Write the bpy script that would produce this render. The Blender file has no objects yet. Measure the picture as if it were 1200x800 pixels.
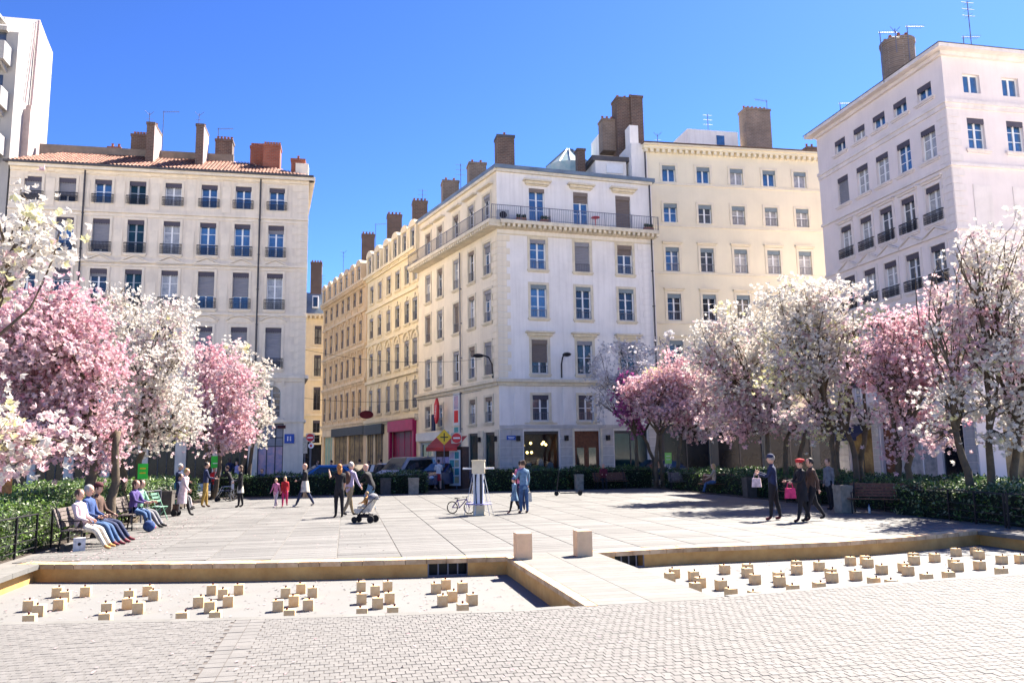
import bpy, bmesh, math, random
import numpy as np
from mathutils import Vector, Matrix
random.seed(7); RNG = np.random.default_rng(11)
PI = math.pi; rad = math.radians
SC = bpy.context.scene; COL = SC.collection
# ------------------------------------------------------------------ camera
EYE = 1.95; YAW = rad(11.7); PIT = rad(8.05); ROLL = rad(0.85); FOC = 940.0
_f = np.array([math.sin(YAW)*math.cos(PIT), math.cos(YAW)*math.cos(PIT), math.sin(PIT)])
_r0 = np.array([math.cos(YAW), -math.sin(YAW), 0.0]); _u0 = np.cross(_r0, _f)
_r = math.cos(ROLL)*_r0 - math.sin(ROLL)*_u0; _u = math.sin(ROLL)*_r0 + math.cos(ROLL)*_u0
cd = bpy.data.cameras.new('camera'); cam = bpy.data.objects.new('camera', cd); COL.objects.link(cam)
cd.sensor_width = 36; cd.lens = 36*FOC/1200; cd.clip_start = .1; cd.clip_end = 3000
M = Matrix(((_r[0], _u[0], -_f[0], 0), (_r[1], _u[1], -_f[1], 0), (_r[2], _u[2], -_f[2], EYE), (0, 0, 0, 1)))
cam.matrix_world = M; SC.camera = cam
# ------------------------------------------------------------------ world, sun, exposure
SUNV = Vector((.66, .45, 1.0)).normalized()
w = bpy.data.worlds.new('World'); SC.world = w; w.use_nodes = True
nt = w.node_tree; bg = nt.nodes['Background']; bg.inputs[1].default_value = .12
sky = nt.nodes.new('ShaderNodeTexSky'); sky.sky_type = 'NISHITA'; sky.sun_disc = False
sky.sun_elevation = math.asin(SUNV.z); sky.sun_rotation = math.atan2(SUNV.x, SUNV.y)
sky.air_density = 1.0; sky.dust_density = .3; sky.ozone_density = 3.0; sky.altitude = 200
gmn = nt.nodes.new('ShaderNodeGamma'); gmn.inputs[1].default_value = 1.5
mxn = nt.nodes.new('ShaderNodeMix'); mxn.data_type = 'RGBA'; mxn.blend_type = 'MULTIPLY'; mxn.inputs[0].default_value = 1; mxn.inputs[7].default_value = (.076, .095, .134, 1)
nt.links.new(sky.outputs[0], gmn.inputs[0]); nt.links.new(gmn.outputs[0], mxn.inputs[6]); nt.links.new(mxn.outputs[2], bg.inputs[0])
sd = bpy.data.lights.new('sun', 'SUN'); so = bpy.data.objects.new('sun', sd); COL.objects.link(so)
sd.energy = 3.3; sd.angle = rad(.5); sd.color = (1, .915, .80)
so.rotation_euler = (-SUNV).to_track_quat('-Z', 'Y').to_euler()
SC.view_settings.view_transform = 'Standard'; SC.view_settings.look = 'None'
SC.view_settings.exposure = 2.8; SC.view_settings.gamma = 1
# ------------------------------------------------------------------ layout helpers: where a point of the plan lies
CAMP = np.array([0, 0, EYE])
def _ray(x, y): return _f*FOC + _r*(x-600) + _u*(400-y)
def Zp(x, y, z=0.0):
    d = _ray(x, y); return Vector(CAMP + d*(z-EYE)/d[2])
def onY(x, y, Y):
    d = _ray(x, y); return Vector(CAMP + d*Y/d[1])
def onX(x, y, X):
    d = _ray(x, y); return Vector(CAMP + d*X/d[0])
def atD(x, y, D):
    d = _ray(x, y); h = math.sin(YAW)*d[0]+math.cos(YAW)*d[1]; return Vector(CAMP + d*D/h)
# ------------------------------------------------------------------ materials
MATS = {}
def mat(name, col, rough=.8, var=.12, scale=1.5, bump=0.0, bscale=40, metal=0.0, ior=1.45, streak=0.0, tint=0.0, emit=None, trans=0.0, col2=None, randobj=0.0):
    if name in MATS: return MATS[name]
    m = bpy.data.materials.new(name); MATS[name] = m; m.use_nodes = True
    n = m.node_tree.nodes; l = m.node_tree.links; b = n['Principled BSDF']
    b.inputs['Roughness'].default_value = rough; b.inputs['Metallic'].default_value = metal; b.inputs['IOR'].default_value = ior
    tc = n.new('ShaderNodeTexCoord')
    c1 = n.new('ShaderNodeRGB'); c1.outputs[0].default_value = (*col, 1)
    out = c1.outputs[0]
    if var > 0 or col2:
        no = n.new('ShaderNodeTexNoise'); no.inputs['Scale'].default_value = scale; no.inputs['Detail'].default_value = 6
        no.inputs['Roughness'].default_value = .65
        l.new(tc.outputs['Object'], no.inputs['Vector'])
        mx = n.new('ShaderNodeMix'); mx.data_type = 'RGBA'
        d = col2 if col2 else tuple(max(0, c*(1-var*2.2)) for c in col)
        mr = n.new('ShaderNodeMapRange'); mr.inputs[1].default_value = .38; mr.inputs[2].default_value = .68
        l.new(no.outputs[0], mr.inputs[0]); l.new(mr.outputs[0], mx.inputs[0])
        l.new(out, mx.inputs[6]); mx.inputs[7].default_value = (*d, 1); out = mx.outputs[2]
    if streak > 0:
        mp = n.new('ShaderNodeMapping'); mp.inputs['Scale'].default_value = (3.5, 3.5, .22)
        l.new(tc.outputs['Object'], mp.inputs[0])
        n2 = n.new('ShaderNodeTexNoise'); n2.inputs['Scale'].default_value = 1.3; n2.inputs['Detail'].default_value = 5
        l.new(mp.outputs[0], n2.inputs['Vector'])
        r2 = n.new('ShaderNodeMapRange'); r2.inputs[1].default_value = .45; r2.inputs[2].default_value = .75; r2.inputs[3].default_value = 0; r2.inputs[4].default_value = streak
        l.new(n2.outputs[0], r2.inputs[0])
        mx = n.new('ShaderNodeMix'); mx.data_type = 'RGBA'; l.new(r2.outputs[0], mx.inputs[0]); l.new(out, mx.inputs[6])
        mx.inputs[7].default_value = (col[0]*.45, col[1]*.43, col[2]*.4, 1); out = mx.outputs[2]
    if tint > 0:
        at = n.new('ShaderNodeAttribute'); at.attribute_name = 'tint'
        m1 = n.new('ShaderNodeMath'); m1.operation = 'MULTIPLY_ADD'; m1.inputs[1].default_value = tint; m1.inputs[2].default_value = 1-tint/2
        l.new(at.outputs['Fac'], m1.inputs[0])
        mx = n.new('ShaderNodeVectorMath'); mx.operation = 'SCALE'; l.new(out, mx.inputs[0]); l.new(m1.outputs[0], mx.inputs['Scale']); out = mx.outputs[0]
    l.new(out, b.inputs['Base Color'])
    if bump > 0:
        n3 = n.new('ShaderNodeTexNoise'); n3.inputs['Scale'].default_value = bscale; n3.inputs['Detail'].default_value = 4
        l.new(tc.outputs['Object'], n3.inputs['Vector'])
        bp = n.new('ShaderNodeBump'); bp.inputs['Strength'].default_value = bump; bp.inputs['Distance'].default_value = .02
        l.new(n3.outputs[0], bp.inputs['Height']); l.new(bp.outputs[0], b.inputs['Normal'])
    if emit:
        b.inputs['Emission Color'].default_value = (*emit[0], 1); b.inputs['Emission Strength'].default_value = emit[1]
    if trans > 0:
        tr = n.new('ShaderNodeBsdfTranslucent'); l.new(out, tr.inputs[0]); ms = n.new('ShaderNodeMixShader'); ms.inputs[0].default_value = trans
        l.new(b.outputs[0], ms.inputs[1]); l.new(tr.outputs[0], ms.inputs[2]); l.new(ms.outputs[0], n['Material Output'].inputs[0])
    return m
def brickmat(name, c1, c2, mortar):
    m = bpy.data.materials.new(name); m.use_nodes = True; n = m.node_tree.nodes; l = m.node_tree.links; b = n['Principled BSDF']
    b.inputs['Roughness'].default_value = .9
    tc = n.new('ShaderNodeTexCoord'); sx = n.new('ShaderNodeSeparateXYZ'); l.new(tc.outputs['Object'], sx.inputs[0])
    ad = n.new('ShaderNodeMath'); ad.operation = 'ADD'; l.new(sx.outputs[0], ad.inputs[0]); l.new(sx.outputs[1], ad.inputs[1])
    cb = n.new('ShaderNodeCombineXYZ'); l.new(ad.outputs[0], cb.inputs[0]); l.new(sx.outputs[2], cb.inputs[1])
    br = n.new('ShaderNodeTexBrick'); br.inputs['Scale'].default_value = 1; br.inputs['Brick Width'].default_value = .3; br.inputs['Row Height'].default_value = .12
    br.inputs['Mortar Size'].default_value = .015
    br.inputs['Color1'].default_value = (*c1, 1); br.inputs['Color2'].default_value = (*c2, 1); br.inputs['Mortar'].default_value = (*mortar, 1)
    l.new(cb.outputs[0], br.inputs['Vector'])
    no = n.new('ShaderNodeTexNoise'); no.inputs['Scale'].default_value = 1.2; l.new(tc.outputs['Object'], no.inputs['Vector'])
    mx = n.new('ShaderNodeMix'); mx.data_type = 'RGBA'; mx.blend_type = 'MULTIPLY'; mx.inputs[0].default_value = .6
    l.new(br.outputs[0], mx.inputs[6]); l.new(no.outputs[0], mx.inputs[7]); l.new(mx.outputs[2], b.inputs['Base Color'])
    MATS[name] = m; return m
# ------------------------------------------------------------------ mesh building
class MB:
    def __init__(s): s.v = []; s.f = []; s.m = []; s.T = None; s.t = []
    def add(s, vs, fs, m=0, tint=.5):
        o = len(s.v)
        if s.T is not None: vs = [tuple(s.T @ Vector(v)) for v in vs]
        s.v += [tuple(v) for v in vs]; s.f += [tuple(i+o for i in f) for f in fs]; s.m += [m]*len(fs); s.t += [tint]*len(fs)
    def box(s, x0, x1, y0, y1, z0, z1, m=0, tint=.5):
        s.add([(x0,y0,z0),(x1,y0,z0),(x1,y1,z0),(x0,y1,z0),(x0,y0,z1),(x1,y0,z1),(x1,y1,z1),(x0,y1,z1)],
              [(0,3,2,1),(4,5,6,7),(0,1,5,4),(1,2,6,5),(2,3,7,6),(3,0,4,7)], m, tint)
    def cbox(s, c, d, m=0): s.box(c[0]-d[0]/2, c[0]+d[0]/2, c[1]-d[1]/2, c[1]+d[1]/2, c[2]-d[2]/2, c[2]+d[2]/2, m)
    def quad(s, a, b, c, d, m=0): s.add([a,b,c,d], [(0,1,2,3)], m)
    def prism(s, poly, y0, y1, m=0, axis='y'):
        n = len(poly)
        if axis == 'y': A = [(p[0], y0, p[1]) for p in poly]; B = [(p[0], y1, p[1]) for p in poly]
        elif axis == 'x': A = [(y0, p[0], p[1]) for p in poly]; B = [(y1, p[0], p[1]) for p in poly]
        else: A = [(p[0], p[1], y0) for p in poly]; B = [(p[0], p[1], y1) for p in poly]
        s.add(A+B, [tuple(range(n)), tuple(range(2*n-1, n-1, -1))] + [((i+1)%n, i, i+n, (i+1)%n+n) for i in range(n)], m)
    def tube(s, pts, rs, n=8, m=0, cap=True):
        pts = [Vector(p) for p in pts]
        if not hasattr(rs, '__len__'): rs = [rs]*len(pts)
        vs = []
        for i, p in enumerate(pts):
            d = (pts[min(i+1, len(pts)-1)] - pts[max(i-1, 0)])
            if d.length < 1e-9: d = Vector((0,0,1))
            d.normalize(); a = d.cross(Vector((0,0,1)) if abs(d.z) < .9 else Vector((1,0,0))).normalized(); b = d.cross(a)
            for k in range(n):
                t = 2*PI*k/n; vs.append(p + (a*math.cos(t)+b*math.sin(t))*rs[i])
        fs = [(i*n+k, i*n+(k+1)%n, (i+1)*n+(k+1)%n, (i+1)*n+k) for i in range(len(pts)-1) for k in range(n)]
        if cap: fs += [tuple(range(n-1, -1, -1)), tuple(range((len(pts)-1)*n, len(pts)*n))]
        s.add(vs, fs, m)
    def lathe(s, prof, n=16, c=(0,0,0), m=0, sx=1, sy=1):
        vs = [(c[0]+r*math.cos(2*PI*k/n)*sx, c[1]+r*math.sin(2*PI*k/n)*sy, c[2]+z) for r, z in prof for k in range(n)]
        fs = [(i*n+k, i*n+(k+1)%n, (i+1)*n+(k+1)%n, (i+1)*n+k) for i in range(len(prof)-1) for k in range(n)]
        fs += [tuple(range(n-1,-1,-1)), tuple(range((len(prof)-1)*n, len(prof)*n))]
        s.add(vs, fs, m)
    def ball(s, c, r, n=8, m=0, sx=1, sy=1, sz=1, lo=-1.0, hi=1.0):
        prof = []
        for i in range(n+1):
            t = math.asin(max(-1, min(1, lo))) + (math.asin(max(-1, min(1, hi)))-math.asin(max(-1, min(1, lo))))*i/n
            prof.append((max(r*math.cos(t), r*.02), r*math.sin(t)*sz))
        s.lathe(prof, n+2, c, m, sx, sy)
    def mesh(s, name, mats, smooth=False, tint=False):
        me = bpy.data.meshes.new(name); me.from_pydata(s.v, [], s.f)
        for m in mats: me.materials.append(MATS[m] if isinstance(m, str) else m)
        if len(mats) > 1: me.polygons.foreach_set('material_index', s.m)
        if smooth: me.polygons.foreach_set('use_smooth', [True]*len(s.f))
        if tint:
            a = me.attributes.new('tint', 'FLOAT', 'FACE'); a.data.foreach_set('value', s.t)
        me.update(); return me
def link(name, me, parent=None, loc=(0,0,0), rz=0.0, kind=None):
    o = bpy.data.objects.new(name, me); COL.objects.link(o); o.location = loc; o.rotation_euler = (0,0,rz)
    if parent is not None: o.parent = parent
    if kind: o['kind'] = kind
    return o
def build(mb, name, mats, parent=None, loc=(0,0,0), rz=0.0, smooth=False, kind=None, tint=False):
    if isinstance(mats, str): mats = [mats]
    return link(name, mb.mesh(name, mats, smooth, tint), parent, loc, rz, kind)
def thing(name, label, cat, loc=(0,0,0), rz=0.0, group=None):
    o = link(name, None, None, loc, rz); o['label'] = label; o['category'] = cat
    if group: o['group'] = group
    return o
def tag(o, label, cat, group=None):
    o['label'] = label; o['category'] = cat
    if group: o['group'] = group
    return o
def copy_tree(src, parent=None):
    c = src.copy(); COL.objects.link(c)
    if parent is not None: c.parent = parent
    for ch in list(src.children): copy_tree(ch, c)
    return c
def npmesh(name, V, F, mats, mi=None, tint=None, smooth=False):
    me = bpy.data.meshes.new(name); k = F.shape[1]
    me.vertices.add(len(V)); me.vertices.foreach_set('co', V.astype(np.float32).ravel())
    me.loops.add(F.size); me.loops.foreach_set('vertex_index', F.astype(np.int32).ravel())
    me.polygons.add(len(F)); me.polygons.foreach_set('loop_start', np.arange(0, F.size, k, dtype=np.int32))
    me.polygons.foreach_set('loop_total', np.full(len(F), k, dtype=np.int32))
    for m in mats: me.materials.append(MATS[m])
    if mi is not None: me.polygons.foreach_set('material_index', mi.astype(np.int32))
    if tint is not None: a = me.attributes.new('tint', 'FLOAT', 'FACE'); a.data.foreach_set('value', tint.astype(np.float32))
    me.polygons.foreach_set('use_smooth', np.full(len(F), bool(smooth)))
    me.update(calc_edges=True); return me
def text_mesh(txt, size, m, name='lettering'):
    cu = bpy.data.curves.new(name, 'FONT'); cu.body = txt; cu.size = size; cu.align_x = 'CENTER'; cu.align_y = 'CENTER'; cu.extrude = .004
    o = bpy.data.objects.new(name, cu); COL.objects.link(o); bpy.context.view_layer.update()
    me = bpy.data.meshes.new_from_object(o.evaluated_get(bpy.context.evaluated_depsgraph_get()))
    bpy.data.objects.remove(o); me.materials.clear(); me.materials.append(MATS[m]); return me
# palette
mat('stone_left', (.80,.70,.57), .85, .08, .6, .25, 25, streak=.26)
mat('trim_left', (.82,.72,.58), .8, .08, 1.2, .2, 30, streak=.12)
mat('render_white', (.82,.78,.74), .85, .06, .5, .2, 30, streak=.22)
mat('render_cream', (.82,.72,.56), .85, .07, .6, .2, 30, streak=.14)
mat('trim_cream', (.72,.64,.49), .85, .10, 1.5, .25, 30, streak=.22)
mat('stone_grey', (.55,.52,.49), .8, .12, 1.2, .3, 25, streak=.15)
mat('stone_joint', (.22,.21,.20), .95, .1)
mat('facade_b2', (.80,.68,.46), .85, .08, .6, .25, 25, streak=.18)
mat('trim_b2', (.82,.71,.50), .8, .08, 1.0, .2, 30, streak=.16)
mat('facade_b3', (.74,.54,.32), .85, .10, .6, .25, 25, streak=.2)
mat('trim_b3', (.76,.59,.38), .8, .10, 1.0, .2, 30, streak=.2)
mat('facade_b4', (.82,.69,.45), .85, .08, .6, .2, 25, streak=.15)
mat('render_yellow', (.82,.73,.54), .88, .05, .3, .15, 30, streak=.05)
mat('trim_yellow', (.80,.71,.55), .85, .07, .8, .15, 30, streak=.1)
mat('render_right', (.78,.69,.66), .88, .05, .4, .15, 30, streak=.08)
mat('trim_right', (.78,.70,.66), .85, .08, .8, .15, 30, streak=.12)
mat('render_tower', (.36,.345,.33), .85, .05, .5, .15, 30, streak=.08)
mat('frame_white', (.78,.78,.78), .5, .04)
mat('frame_grey', (.35,.37,.40), .5, .06)
mat('frame_dark', (.06,.055,.06), .5, .06)
mat('pane_sky', (.05,.13,.27), .06, .3, .8, ior=2.3)  # blue of the reflected sky is put into the glass colour
mat('pane_dark', (.018,.022,.03), .05, .3, .8, ior=1.75)
mat('pane_grey', (.07,.09,.12), .08, .3, .9, ior=1.9)
mat('pane_curtain', (.42,.42,.42), .25, .25, 2.5, ior=1.7, col2=(.2,.21,.23))
mat('pane_green', (.012,.04,.045), .1, .3, .9, ior=1.5); mat('shop_dark', (.010,.012,.018), .14, .4, .8, ior=1.35)
mat('blind_dark', (.085,.075,.10), .7, .1)
mat('blind_grey', (.27,.27,.30), .7, .08)
mat('blind_teal', (.20,.25,.28), .7, .08)
mat('blind_brown', (.20,.16,.14), .7, .08)
mat('iron', (.018,.017,.022), .5, .1, metal=.3)
mat('iron_grey', (.16,.16,.19), .5, .1, metal=.3)
mat('zinc', (.20,.25,.29), .45, .15, 1.0, metal=.35)
mat('zinc_dark', (.085,.08,.085), .6, .15)
mat('tiles', (.30,.165,.125), .85, .25, 2.0, col2=(.30,.13,.085), tint=.6)
mat('roof_grey', (.17,.145,.12), .9, .25, 1.5, col2=(.26,.21,.17)); mat('tower_pipe', (.55,.42,.40), .8, .1, 2)
mat('tiles_grey', (.20,.15,.14), .9, .2, 2.0)
mat('pot', (.32,.12,.07), .8, .2, 4)
brickmat('brick_dark', (.19,.105,.075), (.12,.075,.06), (.24,.20,.17))
brickmat('brick_red', (.42,.115,.06), (.34,.09,.05), (.30,.18,.14))
brickmat('brick_brown', (.31,.22,.165), (.22,.165,.135), (.36,.30,.25))
mat('side_pink', (.50,.40,.37), .9, .12, 1.0, .2, streak=.3)
mat('paving', (.62,.57,.49), .85, .12, .5, .25, 60)
mat('asphalt', (.15,.145,.14), .9, .12, 2.0, .3, 80)
mat('deck', (.134,.131,.126), .75, .15, .9, .25, 70, tint=.34, streak=.0)
mat('deck_base', (.16,.15,.14), .95, .1)
mat('sett', (.140,.134,.128), .8, .08, 6.0, .3, 90, tint=.16)
mat('sett_gap', (.095,.083,.076), .95, .15, 9)
mat('bridge_stone', (.150,.146,.136), .8, .08, 3, .2, 70, tint=.16)
mat('pool_floor', (.146,.146,.143), .8, .07, 1.3, .15, 80, col2=(.140,.137,.131))
mat('sandstone', (.76,.57,.32), .85, .12, 3, .35, 60, col2=(.62,.38,.15))
mat('coping', (.62,.44,.26), .85, .2, 3.5, .35, 50, col2=(.38,.22,.11), tint=.5)
mat('pool_wall', (.62,.36,.12), .85, .15, 1.8, .3, 50, col2=(.46,.24,.07))
mat('bollard', (.78,.53,.32), .85, .08, 3, .25, 60)
mat('grille', (.012,.013,.012), .5, .05)
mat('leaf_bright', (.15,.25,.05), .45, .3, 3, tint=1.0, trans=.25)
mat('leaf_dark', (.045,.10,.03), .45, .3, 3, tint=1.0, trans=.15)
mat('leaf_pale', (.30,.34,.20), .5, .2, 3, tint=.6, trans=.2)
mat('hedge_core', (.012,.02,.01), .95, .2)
mat('soil', (.06,.045,.035), .95, .2)
mat('bark', (.12,.088,.055), .9, .3, 5, .5, 30, col2=(.07,.055,.04))
mat('petal_pink', (.74,.47,.52), .7, .15, 1.0, tint=.35, trans=.35)
mat('petal_deep', (.64,.30,.37), .7, .15, 1.0, tint=.4, trans=.35)
mat('petal_pale', (.70,.52,.54), .7, .10, 1.0, tint=.3, trans=.35)
mat('petal_white', (.68,.64,.58), .7, .06, 1.0, tint=.25, trans=.35)
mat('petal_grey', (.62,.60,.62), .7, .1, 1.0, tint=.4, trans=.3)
mat('petal_cream', (.74,.70,.38), .7, .1, 1.0, tint=.3, trans=.3)
mat('petal_magenta', (.45,.12,.34), .7, .1, 1.0, tint=.4, trans=.3)
mat('bench_wood', (.19,.075,.04), .6, .25, 12)
mat('bench_grey', (.17,.14,.13), .7, .25, 12)
mat('skin', (.62,.36,.26), .6, .06); mat('skin_dark', (.10,.05,.035), .6, .06)
def solid(n, c, r=.85, **k): return mat(n, c, r, .2, 9, .6, 13, **k)
for n_, c_ in dict(cl_white=(.72,.70,.70), cl_cream=(.66,.60,.50), cl_pinkwhite=(.72,.56,.58), cl_navy=(.02,.03,.085), cl_black=(.013,.012,.016), cl_denim=(.05,.11,.24), cl_lightdenim=(.14,.24,.36),
    cl_khaki=(.36,.27,.15), cl_mustard=(.42,.27,.06), cl_red=(.50,.02,.03), cl_burg=(.14,.015,.03), cl_pink=(.72,.22,.36), cl_hot=(.66,.04,.16), cl_teal=(.06,.28,.32), cl_green=(.22,.42,.30),
    cl_plaid=(.46,.40,.56), cl_brown=(.10,.055,.04), cl_purple=(.09,.06,.22), cl_beige=(.52,.40,.29), cl_grey=(.20,.20,.22), cl_blue=(.035,.075,.22), cl_lilac=(.40,.36,.60), cl_orange=(.6,.3,.1), cl_maroon=(.08,.015,.02)).items(): solid(n_, c_)
for n_, c_ in dict(hair_dark=(.02,.013,.01), hair_brown=(.09,.045,.025), hair_grey=(.40,.38,.36), hair_blond=(.46,.30,.12), hair_red=(.46,.17,.04), hair_white=(.62,.58,.52)).items(): solid(n_, c_, .6)
mat('sign_red', (.62,.02,.03), .45, .05); mat('sign_white', (.8,.8,.8), .45, .03); mat('sign_blue', (.02,.08,.40), .45, .05)
mat('sign_yellow', (.78,.50,.02), .45, .05); mat('sign_green', (.03,.62,.05), .45, .05); mat('sign_lime', (.35,.75,.15), .45, .05)
mat('shop_pink', (.42,.006,.09), .5, .1, 1.5); mat('shop_pink_dark', (.22,.003,.05), .5, .15, 1.5)
mat('shop_charcoal', (.045,.05,.055), .6, .1); mat('awning_red', (.50,.045,.04), .7, .15); mat('door_brown', (.17,.055,.025), .5, .25, 6)
mat('door_blue', (.03,.12,.28), .5, .1); mat('shop_white', (.62,.64,.66), .6, .06); mat('shop_green', (.30,.42,.30), .6, .1)
mat('lamp_glow', (1,.6,.2), .5, 0, emit=((1,.55,.15), 3.0)); mat('interior_gold', (.30,.21,.09), .7, .4, 1.5, col2=(.08,.05,.025))
mat('interior_warm', (.16,.07,.02), .7, .4, 1.5, col2=(.03,.02,.012))
mat('poster_a', (.55,.35,.4), .5, .5, 3, col2=(.2,.25,.4)); mat('poster_b', (.5,.4,.15), .5, .5, 3, col2=(.1,.25,.3))
mat('car_blue', (.02,.14,.42), .25, .04, ior=1.6); mat('car_silver', (.42,.43,.45), .3, .04, metal=.4); mat('car_dark', (.02,.025,.04), .25, .04, ior=1.6)
mat('car_navy', (.015,.03,.09), .25, .04, ior=1.6); mat('car_white', (.7,.7,.7), .3, .04); mat('car_glass', (.02,.03,.035), .05, .05, ior=1.8)
mat('rubber', (.015,.015,.016), .8, .1); mat('chrome', (.55,.55,.57), .25, .05, metal=.9); mat('headlamp', (.6,.62,.65), .1, .05, ior=1.7)
mat('granite', (.10,.085,.075), .8, .2, 6, .3, 50); mat('planter_stone', (.33,.29,.23), .8, .2, 5, .3, 50)
mat('monument', (.78,.66,.45), .7, .1, 2); mat('monument_board', (.74,.74,.74), .6, .08, 3)
mat('petal_litter', (.34,.24,.25), .8, .2, 2, tint=.5)
mat('copper_glass', (.30,.42,.40), .3, .3, 1.5, col2=(.5,.52,.47))
# ------------------------------------------------------------------ ground
def interp(px, pts):
    xs = [p[0] for p in pts]; ys = [p[1] for p in pts]
    return float(np.interp(px, xs, ys))
FAR = [Zp(x, y).to_2d() for x, y in ((19, 661), (110, 661), (200, 660.6), (300, 659.5), (400, 657.5), (500, 655), (597, 652), (700, 647.5), (800, 641.7), (900, 638), (980, 634.8), (1070, 628.5), (1158, 620.5))]
NEAR = [Zp(x, y).to_2d() for x, y in ((-60, 730), (0, 729), (200, 725.5), (400, 720), (600, 714), (668, 709.5), (780, 704), (886, 694), (1055, 681), (1200, 671), (1300, 663))]
FAR = [Vector((-6.2, FAR[0].y))] + FAR[1:]; PXR = FAR[-1].x
far = lambda x: interp(x, [(p.x, p.y) for p in FAR]); near = lambda x: interp(x, [(p.x, p.y) for p in NEAR])
PZ = -.33; BL, BR = 3.08, 4.93
def sheet(name, polys, z, m):
    mb = MB()
    for P in polys: mb.add([(x, y, z) for x, y in P], [tuple(range(len(P)))])
    return build(mb, name, m, kind='structure')
XS = [-6.2, -4.5, -3, -1.5, 0, 1.5, 3.08, 4.93, 6.5, 8, 9.5, 11, 12.5, 14, PXR]
base = []
for a, b in zip(XS[:-1], XS[1:]):
    base.append([(a, far(a)), (b, far(b)), (b, 47), (a, 47)]); base.append([(a, -6), (b, -6), (b, near(b)), (a, near(a))])
base += [[(-30, -6), (-6.2, -6), (-6.2, 47), (-30, 47)], [(PXR, -6), (31, -6), (31, 47), (PXR, 47)]]
sheet('plaza_ground', base, -.012, 'deck_base')
sheet('pavement', [[(-400, 47), (-9, 47), (-9, 49), (-400, 49)], [(-400, -400), (-30, -400), (-30, 47), (-400, 47)], [(31, -400), (400, -400), (400, 47), (31, 47)], [(-30, -400), (31, -400), (31, -6), (-30, -6)]], -.012, 'paving')
sheet('road', [[(-400, 49), (-9, 49), (-9, 47), (31, 47), (400, 47), (400, 700), (-400, 700)]], -.012, 'asphalt')
k = MB()
for x0, x1, y0, y1 in ((8.5, 30, 48.6, 51.2), (-40, -3, 55, 58.3), (24, 30.2, 33, 46), (-3.2, -1.8, 55, 96)): k.box(x0, x1, y0, y1, -.012, .12)
build(k, 'kerbed_pavement', 'paving', kind='structure')
k = MB(); k.box(-6.6, 16.8, 43.3, 47.3, -.012, .005); k.box(16.8, 24, 14, 47.2, -.012, .006); k.box(-13, -6.6, 14, 47.2, -.012, .006)
build(k, 'planting_soil', 'soil', kind='structure')
# plaza slabs: strips 1.25 m wide, rows .33 m
def slab_mb(wd, dp, h=.012, ch=.004, tint=.5):
    m = MB(); m.box(-wd/2, wd/2, -dp/2, dp/2, -h, 0, 0, tint); return m
deck = thing('plaza_deck', '', 'plaza') ; del deck['label']; del deck['category']; deck['kind'] = 'structure'
slab_meshes = [slab_mb(1.225, .318, tint=t).mesh('slab', ['deck'], tint=True) for t in (.1, .3, .5, .7, .9, 1.0)]
strips = np.arange(-6.25-.15, 16.8, 1.25)
slots = []
for i, x in enumerate(strips):
    xc = x+.625; y = far(max(-6.2, min(PXR, xc)))+.42+.16
    if xc+.6 > 16.9: continue
    while y < 43.2:
        slots.append((xc, y)); y += .333
slots.sort(key=lambda p: math.hypot(p[0]-1, p[1]))
big = MB()
for i, (x, y) in enumerate(slots):
    if i < 290: link('slab', random.choice(slab_meshes), deck, (x, y, random.uniform(-.0015, .0015)))
    else:
        e = random.uniform(-.0015, .0015); big.box(x-.6125, x+.6125, y-.159, y+.159, -.011, e, 0, random.random())
build(big, 'slab_field', ['deck'], deck, kind='stuff', tint=True)
# coping stones along the basin
def along(pts, step):
    out = []; acc = 0; P = [Vector((p[0], p[1])) for p in pts]
    for a, b in zip(P[:-1], P[1:]):
        L = (b-a).length; n = max(1, round(L/step)); 
        for i in range(n): out.append((a+(b-a)*(i/n), a+(b-a)*((i+1)/n)))
    return out
basin = thing('fountain_basin', '', 'x'); del basin['label']; del basin['category']; basin['kind'] = 'structure'
fl = MB(); fl.box(-6.2, PXR, 9.6, 18, PZ-.05, PZ); build(fl, 'basin_floor', 'pool_floor', basin)
def wallseg(a, b, back, z0, z1, m, nm, parent=basin, gap=.006, tint=.5, proud=0.0):
    a = Vector(a); b = Vector(b); d = (b-a).normalized(); n = Vector((-d.y, d.x))*back
    a2 = a+d*gap; b2 = b-d*gap; a2 = a2 - n.normalized()*proud; b2 = b2 - n.normalized()*proud
    mb = MB(); P = [a2, b2, b2+n, a2+n]
    if back < 0: P = P[::-1]
    vs = [(p.x, p.y, z0) for p in P]+[(p.x, p.y, z1) for p in P]
    mb.add(vs, [(0,3,2,1),(4,5,6,7),(0,1,5,4),(1,2,6,5),(2,3,7,6),(3,0,4,7)], 0, tint)
    return build(mb, nm, [m], parent, tint=True)
farL = [(p.x, p.y) for p in FAR if p.x < BL] + [(BL, far(BL))]; farR = [(BR, far(BR))] + [(p.x, p.y) for p in FAR if p.x > BR]
GR = [(Zp(506, 660).x, Zp(556, 660).x), (Zp(733, 652).x+.05, Zp(778, 652).x)]
def farwall(pts):
    for a, b in zip(pts[:-1], pts[1:]):
        segs = [(a, b)]
        for g0, g1 in GR:
            ns = []
            for p, q in segs:
                if q[0] <= g0 or p[0] >= g1: ns.append((p, q)); continue
                if p[0] < g0: ns.append((p, (g0, far(g0))))
                if q[0] > g1: ns.append(((g1, far(g1)), q))
            segs = ns
        for p, q in segs:
            if q[0]-p[0] > .02: wallseg(p, q, .3, PZ, -.085, 'pool_wall', 'wall_panel', gap=0, tint=random.random())
    for a, b in along(pts, .37): wallseg(a, b, .40, -.085, .004+random.uniform(0, .002), 'coping', 'coping_stone', tint=random.random(), proud=.02, gap=.005)
farwall(farL); farwall(farR)
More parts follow.
